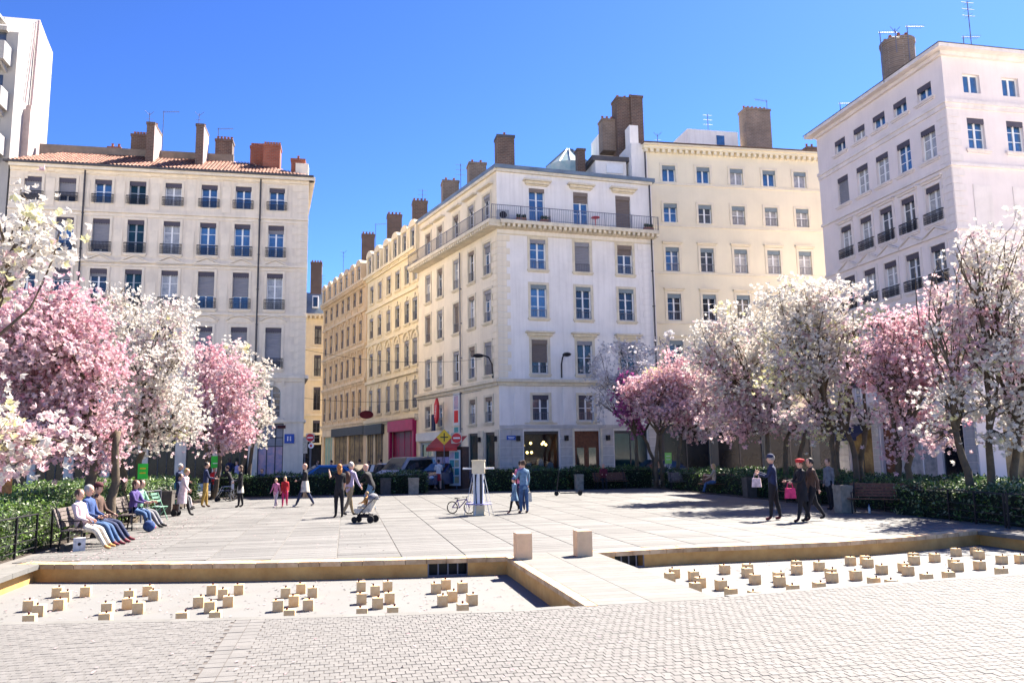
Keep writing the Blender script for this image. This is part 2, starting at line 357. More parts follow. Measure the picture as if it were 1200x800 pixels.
for g0, g1 in GR:
    g = MB(); y0 = far((g0+g1)/2); g.box(g0, g1, y0+.28, y0+.3, PZ, -.085)
    o = build(g, 'grille', 'grille', basin)
    g = MB()
    for i in range(5):
        x = g0+(g1-g0)*i/4; g.box(x-.012, x+.012, y0+.02, y0+.05, PZ, -.09)
    g.box(g0, g1, y0+.025, y0+.045, PZ, PZ+.03); build(g, 'grille_bar', 'iron_grey', o)
yL = far(-6.2); yR = FAR[-1].y
for a, b in along([(-6.2, yL), (-6.2, 9.6)], .7):
    wallseg(a, b, .35, PZ, -.085, 'pool_wall', 'wall_panel', gap=0, tint=.9); wallseg(a, b, .45, -.085, .004, 'bridge_stone', 'coping_stone', tint=random.random())
for a, b in along([(PXR, 9.6), (PXR, yR)], .5):
    wallseg(a, b, .35, PZ, -.085, 'pool_wall', 'wall_panel', gap=0, tint=.6); wallseg(a, b, .45, -.085, .004, 'bridge_stone', 'coping_stone', tint=random.random(), proud=.02)
# footbridge over the basin
br = thing('footbridge', '', 'x'); del br['label']; del br['category']; br['kind'] = 'structure'
for a, b in along([(BL, near(BL)-.1), (BL, far(BL)+.05)][::-1], .24): wallseg(a, b, .25, PZ, -.07, 'pool_wall', 'wall_block', br, gap=.004, tint=random.random())
y = near(4)-.05
core = MB(); core.box(BL+.02, BR-.02, near(4)-.3, far(4)+.55, PZ, -.02); build(core, 'core', 'deck_base', br)
for a, b in along([(BL, near(BL)-.1), (BL, far(BL)+.4)][::-1], .35): wallseg(a, b, .16, -.07, .006, 'coping', 'edge_stone', br, tint=.4+.5*random.random(), proud=.015)
while y < far(4)+.42:
    k = MB(); k.box(BL+.16, 3.98, y+.003, y+.237, -.02, .003, 0, random.random()); build(k, 'bridge_slab', ['bridge_stone'], br, tint=True)
    k = MB(); k.box(3.99, BR, y+.003, y+.237, -.02, .003, 0, random.random()); build(k, 'bridge_slab', ['bridge_stone'], br, tint=True)
    y += .24
# foreground setts
fg = thing('sett_paving', '', 'x'); del fg['label']; del fg['category']; fg['kind'] = 'structure'
gs = MB()
for a, b in zip(XS[:-1], XS[1:]): gs.add([(a, 3.5, -.006), (b, 3.5, -.006), (b, near(b)-.02, -.006), (a, near(a)-.02, -.006)], [(0, 1, 2, 3)])
gs.add([(-9, 3.5, -.006), (-6.2, 3.5, -.006), (-6.2, 14, -.006), (-9, 14, -.006)], [(0, 1, 2, 3)]); gs.add([(PXR, 3.5, -.006), (19, 3.5, -.006), (19, 17, -.006), (PXR, 17, -.006)], [(0,1,2,3)])
build(gs, 'jointing_sand', 'sett_gap', fg)
setts = []; row = 0; y = 5.4; SX = .090; SY = .108
while y < 13.5:
    off = (row % 2)*.045 + random.uniform(-.012, .012)
    x = -7.5+off
    while x < 17:
        if -1.30 < x+.05 < -.94: x += SX; continue
        if (near(x) > y+.13) and abs(x-1.5) < 1.05*y+1.2: setts.append((x, y, SX-.004+random.uniform(-.001, .001), SY-.0035))
        x += SX
    row += 1; y += SY
y = 5.4
while y < 12:
    for j in range(2):
        if near(-1.1) > y+.16: setts.append((-1.29+j*.175, y, .170, .168))
    y += .175
near_s = sorted(setts, key=lambda s: (s[1] > 7.2)*100 + abs(s[0]-1.6) + s[1]*.5 if not s[1] < 6.4 else 999)[:290]; ns = set(id(s) for s in near_s)
sm = []
for t in (0, .25, .5, .75, 1):
    k = MB(); k.add([(0,0,-.02),(.086,0,-.02),(.086,.1045,-.02),(0,.1045,-.02),(.002,.002,0),(.084,.002,0),(.084,.1025,0),(.002,.1025,0)], [(4,5,6,7),(0,1,5,4),(1,2,6,5),(2,3,7,6),(3,0,4,7)], 0, t); sm.append(k.mesh('sett', ['sett'], tint=True))
V = []; T = []
for s in setts:
    x, y, a, b = s; z = random.uniform(-.0015, .002)
    if id(s) in ns: link('sett', random.choice(sm), fg, (x, y, z)); continue
    c = .002; V += [(x,y,-.02),(x+a,y,-.02),(x+a,y+b,-.02),(x,y+b,-.02),(x+c,y+c,z),(x+a-c,y+c,z),(x+a-c,y+b-c,z),(x+c,y+b-c,z)]; T.append(random.random())
V = np.array(V); N = len(T); Fq = (np.arange(N)*8)[:, None, None] + np.array([(4,5,6,7),(0,1,5,4),(1,2,6,5),(2,3,7,6),(3,0,4,7)])[None]
link('sett_field', npmesh('sett_field', V, Fq.reshape(-1, 4), ['sett'], tint=np.repeat(T, 5)), fg, kind='stuff')
nb = [(p.x, p.y) for p in NEAR]
for a, b in along(nb, .5):
    if -7.5 < a.x < 17 and not (BL-.02 < (a.x+b.x)/2 < BR+.02): wallseg(a+Vector((0, -.15)), b+Vector((0, -.15)), .17, -.25, .002, 'bridge_stone', 'edge_stone', fg, gap=.003, tint=random.random())
# ------------------------------------------------------------------ facades
class Fac:
    def __init__(s, A, B, root):
        s.A = Vector((A[0], A[1], 0)); d = Vector((B[0]-A[0], B[1]-A[1], 0)); s.L = d.length; s.e = d.normalized(); s.n = Vector((-s.e.y, s.e.x, 0))
        s.ang = math.atan2(s.e.y, s.e.x); s.root = root
    def pt(s, u, y=0, z=0): return s.A + s.e*u + s.n*y + Vector((0,0,z))
    def loc(s, u, y=0, z=0): return s.pt(u, y, z) - s.root.location
    def part(s, mb_or_me, name, mats=None, u=0, y=0, z=0, kind=None, smooth=False):
        if isinstance(mb_or_me, MB): return build(mb_or_me, name, mats, s.root, s.loc(u, y, z), s.ang, smooth, kind)
        return link(name, mb_or_me, s.root, s.loc(u, y, z), s.ang, kind)
def wall_mb(L, zt, holes, depth=.3, arched=(), z0=0.0):
    mb = MB(); xs = sorted(set([0, L]+[round(v, 3) for h in holes for v in (h[0], h[1]) if 0 < v < L])); zs = sorted(set([z0, zt]+[round(v, 3) for h in holes for v in (h[2], h[3])]))
    H = [tuple(round(v, 3) for v in h) for h in holes]
    for i in range(len(xs)-1):
        for j in range(len(zs)-1):
            cx = (xs[i]+xs[i+1])/2; cz = (zs[j]+zs[j+1])/2
            if any(h[0] < cx < h[1] and h[2] < cz < h[3] for h in H): continue
            mb.quad((xs[i],0,zs[j]), (xs[i+1],0,zs[j]), (xs[i+1],0,zs[j+1]), (xs[i],0,zs[j+1]))
    for a, b, c, d in H:
        mb.quad((a,0,c),(a,0,d),(a,depth,d),(a,depth,c)); mb.quad((b,0,c),(b,depth,c),(b,depth,d),(b,0,d))
        mb.quad((a,0,c),(a,depth,c),(b,depth,c),(b,0,c)); mb.quad((a,0,d),(b,0,d),(b,depth,d),(a,depth,d))
    return mb
MC = {}
def cached(key, fn):
    if key not in MC: MC[key] = fn()
    return MC[key]
def frame_me(w_, h, nh, m, arch=False):
    def f():
        mb = MB(); t = .065; y0, y1 = .16, .22; W = w_/2
        mb.box(-W, -W+t, y0, y1, 0, h); mb.box(W-t, W, y0, y1, 0, h); mb.box(-W+t, W-t, y0, y1, 0, t*1.3); mb.box(-W+t, W-t, y0, y1, h-t, h)
        mb.box(-.055, .055, y0-.01, y1-.01, t*1.3, h-t)
        for i in range(nh):
            z = t*1.3+(h-t*2.3)*(i+1)/(nh+1); mb.box(-W+t, -.055, y0+.012, y1-.012, z-.02, z+.02); mb.box(.055, W-t, y0+.012, y1-.012, z-.02, z+.02)
        return mb.mesh('window', [m])
    return cached(('fr', round(w_, 2), round(h, 2), nh, m), f)
def pane_me(w_, h, side, m):
    def f():
        mb = MB(); W = w_/2; a, b = (-W+.05, -.04) if side < 0 else (.04, W-.05)
        mb.box(a, b, .19, .20, .06, h-.05); return mb.mesh('pane', [m])
    return cached(('pa', round(w_, 2), round(h, 2), side, m), f)
def shutter_me(w_, hh, m, y=.10):
    def f():
        mb = MB(); W = w_/2-.02; n = max(2, int(hh/.11)); d = hh/n
        for i in range(n): z = -i*d; mb.add([(-W, y+.03, z), (W, y+.03, z), (W, y, z-d*.85), (-W, y, z-d*.85), (-W, y+.03, z-d), (W, y+.03, z-d)], [(0,3,2,1), (3,4,5,2)])
        return mb.mesh('shutter', [m])
    return cached(('sh', round(w_, 2), round(hh, 2), m), f)
def lamb_me(w_, hh, m):
    def f():
        mb = MB(); W = w_/2-.004; mb.box(-W, W, .03, .07, -hh, 0); n = 7
        for i in range(n): a = -W+2*W*i/n; c = 2*W/n; mb.prism([(a+.1*c, -hh), (a+c/2, -hh-.05), (a+.9*c, -hh)], .035, .065)
        return mb.mesh('blind_box', [m])
    return cached(('la', round(w_, 2), round(hh, 2), m), f)
def rail_me(w_, hh, kind, m):
    def f():
        mb = MB()
        if kind == 'balconet':
            W = w_/2+.16; p = .16
            mb.box(-W, W, -p, -p+.03, hh-.04, hh); mb.box(-W, W, -p, -p+.03, .02, .05); mb.box(-W, W, -p, -p+.02, hh*.62, hh*.62+.025)
            mb.box(-W, -W+.03, -p+.03, 0, hh-.04, hh); mb.box(W-.03, W, -p+.03, 0, hh-.04, hh)
            n = int(2*W/.085)
            for i in range(n+1): x = -W+2*W*i/n; mb.box(x-.011, x+.011, -p+.006, -p+.024, .05, hh-.04)
            for i in range(0, n-1, 2):
                x = -W+2*W*(i+1)/n
                for z in (hh*.25, hh*.48): mb.tube([(x+.055*math.cos(t), -p+.015, z+.055*math.sin(t)) for t in np.linspace(0, 2*PI, 7)], .010, 4, cap=False)
        else:
            W = w_/2-.005; p = -.03
            mb.box(-W, W, -p, -p+.025, hh-.03, hh); mb.box(-W, W, -p, -p+.02, .06, .08)
            n = int(2*W/.12)
            for i in range(n+1): x = -W+2*W*i/n; mb.box(x-.009, x+.009, -p+.003, -p+.02, .08, hh-.03)
        return mb.mesh('railing', [m])
    return cached(('ra', round(w_, 2), hh, kind, m), f)
def surround_me(w_, h, style, m):
    def f():
        mb = MB(); W = w_/2; t = .17; p = .05
        if 'jamb' in style:
            mb.box(-W-t, -W-.003, -p, .002, 0, h+t); mb.box(W+.003, W+t, -p, .002, 0, h+t); mb.box(-W-.003, W+.003, -p, .002, h+.003, h+t)
        if 'sill' in style: mb.box(-W-.22, W+.22, -.14, .003, -.13, -.02); mb.box(-W-.16, W+.16, -.08, .004, -.22, -.13)
        if 'cap' in style: mb.box(-W-.26, W+.26, -.20, .003, h+.33, h+.42); mb.box(-W-.2, W+.2, -.1, .004, h+.22, h+.33)
        if 'slab' in style: mb.box(-W-.42, W+.42, -.42, .003, h+.42, h+.54); mb.box(-W-.28, W+.28, -.25, .004, h+.25, h+.42); mb.box(-W-.2, W+.2, -.1, .005, h+.17, h+.25)
        if 'pediment' in style:
            zb = h+.48; mb.prism([(-W-.36, zb), (W+.36, zb), (0, zb+.42)], -.09, .003); mb.prism([(-W-.42, zb+.02), (0, zb+.46), (0, zb+.54), (-W-.42, zb+.09)], -.17, -.02); mb.prism([(W+.42, zb+.02), (W+.42, zb+.09), (0, zb+.54), (0, zb+.46)], -.17, -.02)
            mb.box(-W-.36, W+.36, -.14, -.01, zb-.08, zb)
        if 'hood' in style:
            zb = h+.42; P = [(x*(W+.36), zb+.34*(1-x*x)) for x in np.linspace(-1, 1, 9)]
            for a, b in zip(P[:-1], P[1:]): mb.prism([a, b, (b[0], b[1]+.09), (a[0], a[1]+.09)], -.15, .003)
            mb.prism([(-W-.3, zb-.1), (W+.3, zb-.1)] + [(x*(W+.3), zb+.28*(1-x*x)) for x in np.linspace(1, -1, 7)], -.06, .004)
        if 'arch' in style:
            zb = h; P = [(math.cos(t)*(W+.14), math.sin(t)*(W+.12)) for t in np.linspace(0, PI, 9)]
            for a, b in zip(P[:-1], P[1:]): mb.prism([(a[0], zb+a[1]), (b[0], zb+b[1]), (b[0]*1.18, zb+b[1]*1.22), (a[0]*1.18, zb+a[1]*1.22)][::-1], -.14, .003)
        if 'key' in style: mb.prism([(-.09, h+.0), (.09, h), (.14, h+.36), (-.14, h+.36)], -.12, -.04)
        return mb.mesh('surround', [m])
    return cached(('su', round(w_, 2), round(h, 2), tuple(style), m), f)
def window(fac, uc, w_, z0, z1, frame='frame_white', nh=2, panes='pane_sky', lamb=None, lh=.3, shut=None, sh=0.0, rail=None, rh=.8, rm='iron', sur=(), sm='trim_left'):
    h = z1-z0; o = fac.part(frame_me(w_, h, nh, frame), 'window', u=uc, z=z0)
    for s in (-1, 1): link('pane', pane_me(w_, h, s, panes), o)
    if lamb: link('blind_box', lamb_me(w_, lh, lamb), o, (0, 0, h-.003))
    if shut and sh > .05: link('shutter', shutter_me(w_, h*sh, shut), o, (0, 0, h-.01))
    if rail: link('railing', rail_me(w_, rh, rail, rm), o)
    if sur: [link({'jamb': 'surround', 'sill': 'sill', 'cap': 'cornice', 'slab': 'cornice', 'pediment': 'pediment', 'hood': 'hood', 'arch': 'arch_moulding', 'key': 'keystone'}[q], surround_me(w_, h, (q,), sm), o) for q in dict.fromkeys(sur)]
    return o
def band(fac, z0, z1, p, m, name='string_course', u0=None, u1=None, dent=None, ends=(0, 0)):
    a = (0 if u0 is None else u0)-ends[0]; b = (fac.L if u1 is None else u1)+ends[1]
    mb = MB(); mb.box(a, b, -p, .003, z0, z1); o = fac.part(mb, name, m)
    if dent:
        d = MB(); u = a+.1
        while u < b-.15: d.box(u, u+dent*.5, -p+.06, .002, z0-dent*.55, z0-.002); u += dent
        build(d, 'dentil_row', m, o, kind='stuff')
    return o
def quoins(fac, u0, wd, z0, z1, m, n, p=.045, name='quoin'):
    h = (z1-z0)/n; me = {}
    for i in range(n):
        ww = wd if i % 2 else wd*.72; k = ww
        if k not in me: mb = MB(); mb.box(0 if u0 < 1 else wd-ww, ww if u0 < 1 else wd, -p, .003, .02, h-.02); me[k] = mb.mesh(name, [m])
        fac.part(me[k], name, u=u0, z=z0+i*h)
def gutterpipe(fac, u, z0, z1, m='frame_dark', r=.06):
    mb = MB(); mb.tube([(0, -.12, z0), (0, -.12, z1)], r, 8)
    for i in range(int((z1-z0)/2.5)): mb.box(-r-.02, r+.02, -.15, 0, z0+1+i*2.5, z0+1.06+i*2.5)
    return fac.part(mb, 'drainpipe', m, u=u)
def boxwall(root, poly, z0, z1, m, name='side_wall'):
    mb = MB(); P = [(x-root.location.x, y-root.location.y) for x, y in poly]; mb.prism(P, z0, z1, axis='z'); return build(mb, name, m, root)
def chimney(root, px0, px1, pt, pb, Y, m, dy=.9, pots=4, potm='pot', cap=None, side=None, zlow=1.0, X=None):
    if X is None: a = onY(px0, (pt+pb)/2, Y); b = onY(px1, (pt+pb)/2, Y); zt = onY((px0+px1)/2, pt, Y).z; zb = onY((px0+px1)/2, pb, Y).z-zlow; x0, x1, yc = a.x, b.x, Y
    mb = MB(); W = x1-x0
    mb.box(x0, x1, Y, Y+dy, zb, zt-.18, 0); mb.box(x0-.05, x1+.05, Y-.05, Y+dy+.05, zt-.18, zt, 2 if cap else 0)
    if side:
        mb.box(x1, x1+.03, Y-.01, Y+dy+.01, zb, zt-.2, 3)
    for i in range(pots):
        x = x0+W*(i+.5)/pots; mb.lathe([(.10, zt), (.12, zt+.05), (.09, zt+.1), (.085, zt+.32), (.11, zt+.36)], 8, (x, Y+dy/2, 0), 1)
    mb.v = [(v[0]-root.location.x, v[1]-root.location.y, v[2]-root.location.z) for v in mb.v]
    return build(mb, 'chimney', [m, potm, cap or m, side or m], root)
def antenna(px, pt, pb, Y, kind=0, lab='', flip=1):
    a = onY(px, pb, Y); zt = onY(px, pt, Y).z; mb = MB(); h = zt-a.z
    t = thing('antenna', lab, 'antenna', a, group='television aerials on the roofs')
    mb.tube([(0,0,-.6), (0,0,h)], .025, 6); build(mb, 'mast', 'iron_grey', t)
    mb = MB()
    if kind == 0:
        mb.tube([(-.1*flip, 0, h-.1), (1.1*flip, 0, h+.02)], .018, 5)
        for i in range(7): x = (.1+.15*i)*flip; mb.tube([(x, -.22, h-.06+.01*i), (x, .22, h-.06+.01*i)], .01, 4)
    elif kind == 1:
        for z in (h-.1, h-.5, h-.9): mb.tube([(-.4, 0, z), (.4, 0, z)], .014, 5); mb.tube([(0, -.3, z), (0, .3, z)], .01, 4)
    else: mb.tube([(0, 0, h-.2), (.35*flip, 0, h+.15)], .016, 5); mb.tube([(0, 0, h-.2), (-.3*flip, 0, h+.1)], .016, 5); mb.tube([(-.25, 0, h-.5), (.25, 0, h-.5)], .012, 5)
    build(mb, 'aerial', 'iron_grey', t); return t
rc = random.choice
# ---- left building (north side, faces the square)
LB = thing('apartment_building', 'long pale stone apartment building with eight window bays, iron balconets and terracotta roof at left', 'building', (-22.5, 57.8, 0))
fl_ = Fac((-22.5, 57.8), (-2.9, 57.8), LB)
cols = [1.45, 3.6, 5.87, 8.08, 10.41, 12.8, 15.1, 17.4]; rows = [(19.5, 21.16), (16.05, 18.4), (12.3, 14.9), (8.15, 11.03)]
holes = [(c-.54, c+.54, a, b) for c in cols for a, b in rows] + [(c-.6, c+.6, 4.75, 6.95) for c in cols] + [(c-.85, c+.85, .35, 4.35) for c in cols]
fl_.part(wall_mb(19.6, 22, holes), 'wall', 'stone_left')
panL = {0: [('blind',.9),('blind',.75),('b',0),('g',0),('w',.0),('b',0),('b',0),('b',0)], 1: [('b',.2),('b',.3),('c',.9),('g',0),('w',0),('b',0),('b',.1),('b',.25)], 2: [('d',.2),('d',.3),('d',.2),('g',0),('w',0),('b',.65),('b',.65),('w',.1)], 3: [('d',1),('d',1),('d',1),('d',1),('d',1),('d',1),('d',1),('c',.9)]}
for r_, (a, b) in enumerate(rows):
    for i, c in enumerate(cols):
        k, s = panL[r_][i]; pm = {'b': 'pane_sky', 'g': 'pane_green', 'w': 'pane_curtain', 'd': 'pane_dark', 'c': 'pane_grey', 'blind': 'pane_dark'}[k]
        sty = ('jamb', 'hood') if r_ == 0 else (('jamb', 'sill') if r_ == 1 else ('jamb', 'sill', 'pediment' if r_ == 2 else 'hood'))
        window(fl_, c, 1.08, a, b, nh=1 if r_ == 0 else 2, panes=pm, lamb='blind_dark', lh=.3, shut='blind_grey', sh=s, rail='balconet', rh=.62 if r_ == 0 else .72, sur=sty, frame='frame_grey' if k == 'g' else 'frame_white', sm='trim_left')
for c in cols:
    o = window(fl_, c, 1.2, 4.75, 6.95, nh=4, frame='frame_grey', panes='pane_grey', sur=('arch', 'key', 'sill'))
    mb = MB(); P = [(math.cos(t)*.6, math.sin(t)*.55-.55) for t in np.linspace(PI, 0, 9)]
    for a, b in zip(P[:-1], P[1:]): mb.prism([a, b, (b[0], .02), (a[0], .02)], -.004, .12)
    fl_.part(mb, 'arch_spandrel', 'stone_left', u=c, z=6.95)
    sh_ = MB(); W = .85
    for x in (-W, -.28, .28, W-.06): sh_.box(x, x+.06, .14, .2, 0, 4.0)
    for z in (0, 2.4, 3.0, 3.94): sh_.box(-W+.06, W-.06, .145, .195, z, z+.06)
    s_ = fl_.part(sh_, 'shop_window', 'frame_dark', u=c, z=.35)
    p_ = MB(); p_.box(-W+.03, W-.03, .18, .19, .03, 2.42); build(p_, 'pane', 'shop_dark' if c < 16 else 'poster_a', s_)
    p_ = MB(); p_.box(-W+.03, W-.03, .18, .19, 2.45, 3.97); build(p_, 'transom_pane', 'shop_dark' if c < 16 else 'blind_grey', s_)
for z0, z1, p, dn in ((21.55, 21.75, .12, None), (21.75, 22.02, .42, None), (18.85, 19.0, .12, None), (18.6, 18.78, .06, None), (15.35, 15.52, .14, None), (15.1, 15.25, .07, None), (11.85, 12.0, .14, None), (7.45, 7.7, .24, None), (7.25, 7.45, .12, None), (4.42, 4.6, .14, None)):
    band(fl_, z0, z1, p, 'trim_left', ends=(0, .0 if p < .3 else .35))
for u in (.0, 18.5): quoins(fl_, u, 1.1, 7.75, 21.5, 'trim_left', 26, p=.03)
for u in (4.68, 16.26): gutterpipe(fl_, u, 7.7, 21.8)
for z in (19.2, 15.8, 12.15):   # thin pilaster panels between bays
    for i in range(7):
        mb = MB(); um = (cols[i]+cols[i+1])/2; mb.box(-.28, .28, -.03, .003, 0, 1.9); fl_.part(mb, 'wall_panel', 'trim_left', u=um, z=z)
boxwall(LB, [(-22.48, 58.12), (-3.1, 58.12), (-4.5, 72), (-22.48, 72)], 0, 21.9, 'stone_left')
fs = Fac((-2.9, 57.8), (-4.3, 72), LB); fs.part(wall_mb(14.2, 22, []), 'wall', 'stone_left'); band(fs, 21.75, 22.02, .42, 'trim_left', ends=(.41, 0)); band(fs, 7.45, 7.7, .24, 'trim_left', ends=(.23, 0)); band(fs, 4.42, 4.6, .14, 'trim_left', ends=(.13, 0))
rf = MB(); rf.add([(-.3,-.5,22.03),(19.95,-.5,22.03),(18.6,12,22.03),(-.3,12,22.03),(2,3.0,24.0),(15.0,3.0,24.0),(15,9,24.0),(2,9,24.0)], [(0,1,5,4),(1,2,6,5),(2,3,7,6),(3,0,4,7),(4,5,6,7),(0,3,2,1)])
rf.box(-.3, 19.95, -.56, -.44, 21.96, 22.1, 1)
roof = build(rf, 'roof', ['tiles_grey', 'zinc_dark'], LB)
V = []; F = []; T = []     # barrel tiles laid on the front slope
def tile_rows(u0, u1, y0, z0, y1, z1, hipL, hipR):
    n = int((u1-u0)/.24); R = 9
    for i in range(n):
        u = u0+(i+.5)*.24
        for j in range(R):
            t0, t1 = j/R, (j+1)/R
            if u < u0+hipL*t1 or u > u1-hipR*t1: continue
            dy0 = y0+(y1-y0)*t0; dz0 = z0+(z1-z0)*t0+.05; dy1 = y0+(y1-y0)*t1; dz1 = z0+(z1-z0)*t1+.01
            b = len(V)
            for yy, zz in ((dy0, dz0), (dy1, dz1)):
                for q in range(5): an = PI*q/4; V.append((u-math.cos(an)*.115, yy, zz+math.sin(an)*.09))
            for q in range(4): F.append((b+q, b+q+1, b+q+6, b+q+5)); T.append(random.random())
tile_rows(-.3, 19.95, -.5, 22.05, 3.0, 24.02, 2.3, 4.95)
for q in range(0, len(T), 4):
    T[q:q+4] = [T[q]]*len(T[q:q+4])
link('tile', npmesh('tile', np.array(V), np.array(F), ['tiles'], tint=np.array(T)), roof, kind='stuff')
pp = MB(); pp.box(.6, 13.9, 3.0, 3.3, 23.4, 24.62); pp.box(13.9, 16.6, 3.0, 3.3, 22.6, 23.7); build(pp, 'parapet', 'roof_grey', roof)
for a in ((153, 171, 157, 192, 61.2, 'brick_dark', 1.2, 5), (171, 180, 143, 197, 59.0, 'brick_dark', 2.2, 2), (229, 238, 145, 199, 59.0, 'brick_dark', 2.0, 2), (252, 272, 163, 192, 61.2, 'brick_dark', 1.0, 5), (293, 309, 171, 203, 60.6, 'brick_red', 1.0, 6), (308, 328, 169, 204, 59.4, 'brick_red', 1.2, 6), (341, 357, 186, 212, 58.5, 'brick_red', .9, 1), (126, 141, 172, 186, 62.0, 'brick_red', .8, 2)):
    chimney(LB, a[0], a[1], a[2], a[3], a[4], a[5], dy=a[6], pots=a[7], side='side_pink' if a[0] in (171, 229) else None)  # two tall stacks: sunlit right face put into a paler side colour
bl = MB(); bl.box(18.6, 19.5, .4, 1.4, 22.1, 23.3); build(bl, 'chimney_base', 'trim_left', LB)
sg = MB(); sg.box(-.32, .32, -.1, 0, -.32, .32); s_ = fl_.part(sg, 'wall_sign', 'sign_blue', u=18.65, z=3.3)
for i in range(2):
    k = MB(); k.box(-.14+.18*i, -.06+.18*i, -.108, -.1, -.16, .16); build(k, 'pictogram', 'sign_white', s_)
sg = MB(); sg.box(-.28, .28, -.05, 0, -.1, .12); fl_.part(sg, 'street_plate', 'cl_maroon', u=18.1, z=4.1)
# ---- tall white tower at far left
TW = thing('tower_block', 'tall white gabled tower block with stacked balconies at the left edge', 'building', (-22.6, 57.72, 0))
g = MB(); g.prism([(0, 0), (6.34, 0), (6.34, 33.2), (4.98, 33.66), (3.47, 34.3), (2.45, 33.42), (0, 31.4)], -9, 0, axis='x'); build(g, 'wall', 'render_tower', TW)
g = MB(); g.box(.0, .45, 1.73, 4.1, 22, 26.6); g.box(.0, .3, 2.2, 3.6, 26.6, 27.1); build(g, 'chimney_breast', 'side_pink', TW)
g = MB(); g.tube([(.15, 2.6, 27), (.15, 2.9, 33.9)], .10, 8); g.tube([(.12, 1.6, 27), (.12, 2.5, 33.6)], .05, 6); build(g, 'flue_pipe', 'tower_pipe', TW)
g = MB(); g.box(-.62, .02, -.55, 6.2, 22, 31.3); 
for j, z in enumerate((22.4, 25.6, 28.8)):
    b_ = MB(); b_.box(-4.2, -.3, -1.3, 0, z, z+.18); b_.box(-4.2, -.3, -1.3, -1.2, z+.18, z+1.3); b_.box(-.4, -.3, -1.2, 0, z+.18, z+1.3)
    for x in (-.7, -1.3, -1.9, -2.5): b_.prism([(-1.2, z-.0), (0, z), (0, z-.45)], x, x+.15, axis='x')
    bo = build(b_, 'balcony', 'render_tower', TW)
    w_ = MB(); w_.box(-3.6, -.75, -.03, .0, z+.2, z+2.6); build(w_, 'glazed_door', 'pane_grey', TW)
b_ = MB(); b_.box(-4.4, -.8, -1.4, 0, 31.9, 32.1); b_.box(-9, -.6, -.4, 0, 31.3, 31.6); b_.box(-9,-1, .2, .3, 32.1, 32.5); build(b_, 'canopy', 'render_tower', TW)
for i, z in enumerate(np.arange(2, 20, 3.2)):
    w_ = MB(); w_.box(-2.6, -1.4, -.03, 0, z, z+1.7); build(w_, 'window', 'pane_sky', TW)
# ---- central corner building
CB = thing('corner_building', 'white corner building with dentilled balcony below the attic storey and shops at street level', 'building', (9.6, 50.7, 0))
ff = Fac((9.6, 50.7), (21.0, 51.8), CB); fS = Fac((5.6, 64.5), (9.6, 50.7), CB)
fc = [(2.82, 1.12), (6.02, 1.1), (9.2, 1.14)]
frow = [(17.5, 19.8), (14.2, 16.25), (10.93, 13.15), (7.2, 9.45), (4.12, 5.8)]
holes = [(c-w_/2, c+w_/2, a, b) for c, w_ in fc for a, b in frow] + [(1.63, 4.03, .5, 3.46), (5.1, 6.92, .12, 3.46), (7.97, 10.41, .5, 3.46)]
ff.part(wall_mb(ff.L, 20.9, holes), 'wall', 'render_white')
opt = [[('pane_sky', 'blind_brown', 0), ('pane_sky', 'blind_brown', .32), ('pane_dark', 'blind_brown', 1)], [('pane_sky', 'blind_grey', .0), ('pane_grey', 'blind_grey', .98), ('pane_grey', 'blind_brown', .32)],
       [('pane_sky', 'blind_teal', 0), ('pane_dark', 'blind_teal', 0), ('pane_dark', 'blind_teal', 0)], [('pane_dark', 'blind_brown', .66), ('pane_dark', 'blind_grey', 0), ('pane_dark', 'blind_grey', 0)], [('pane_grey', 'blind_dark', .1), ('pane_grey', 'blind_dark', .1), ('pane_grey', 'blind_dark', .1)]]
for r_, (a, b) in enumerate(frow):
    for i, (c, w_) in enumerate(fc):
        pm, bm, s = opt[r_][i]
        sty = {0: ('slab',), 1: ('jamb', 'sill'), 2: ('jamb', 'sill'), 3: ('jamb', 'sill', 'slab'), 4: ('jamb', 'sill')}[r_]
        window(ff, c, w_, a, b, nh=1 if r_ in (3, 4) else 2, panes=pm, lamb=bm, lh=.26, shut=bm, sh=s, rail=None if r_ == 0 else 'bars', rh=.55, rm='iron_grey', sur=sty, sm='trim_cream')
band(ff, 6.4, 6.62, .16, 'trim_cream'); band(ff, 6.62, 6.82, .34, 'trim_cream', ends=(.0, 0)); band(ff, 3.62, 3.85, .1, 'stone_grey')
bal = band(ff, 16.98, 17.22, .95, 'trim_cream', 'balcony_slab', dent=.36); band(ff, 16.8, 16.98, .5, 'trim_cream', 'cornice'); band(ff, 16.45, 16.52, .06, 'trim_cream'); band(ff, 20.75, 20.95, .18, 'trim_cream', 'cornice')
band(fS, 6.4, 6.62, .16, 'trim_cream', ends=(0, .1)); band(fS, 6.62, 6.82, .34, 'trim_cream', ends=(0, .3)); band(fS, 16.98, 17.22, .95, 'trim_cream', 'balcony_slab', dent=.36, ends=(0, .7)); band(fS, 16.8, 16.98, .5, 'trim_cream', 'cornice', ends=(0, .35)); band(fS, 20.75, 20.95, .18, 'trim_cream', 'cornice', ends=(0, .1))
def balrail(fac, u0, u1):
    mb = MB(); mb.box(u0, u1, -.9, -.87, 18.15, 18.19); mb.box(u0, u1, -.895, -.875, 17.3, 17.32); n = int((u1-u0)/.13)
    for i in range(n+1): u = u0+(u1-u0)*i/n; mb.box(u-.008, u+.008, -.893, -.877, 17.22, 18.15)
    for i in range(int((u1-u0)/2)+1): u = u0+i*2; mb.box(u-.02, u+.02, -.9, -.87, 17.2, 18.2)
    fac.part(mb, 'balcony_railing', 'iron_grey')
balrail(ff, -.6, ff.L); balrail(fS, 0, fS.L+.6)
scol = [(12.87, 1.12), (10.33, 1.0), (7.68, 1.0), (4.62, 1.0), (2.2, 1.05)]
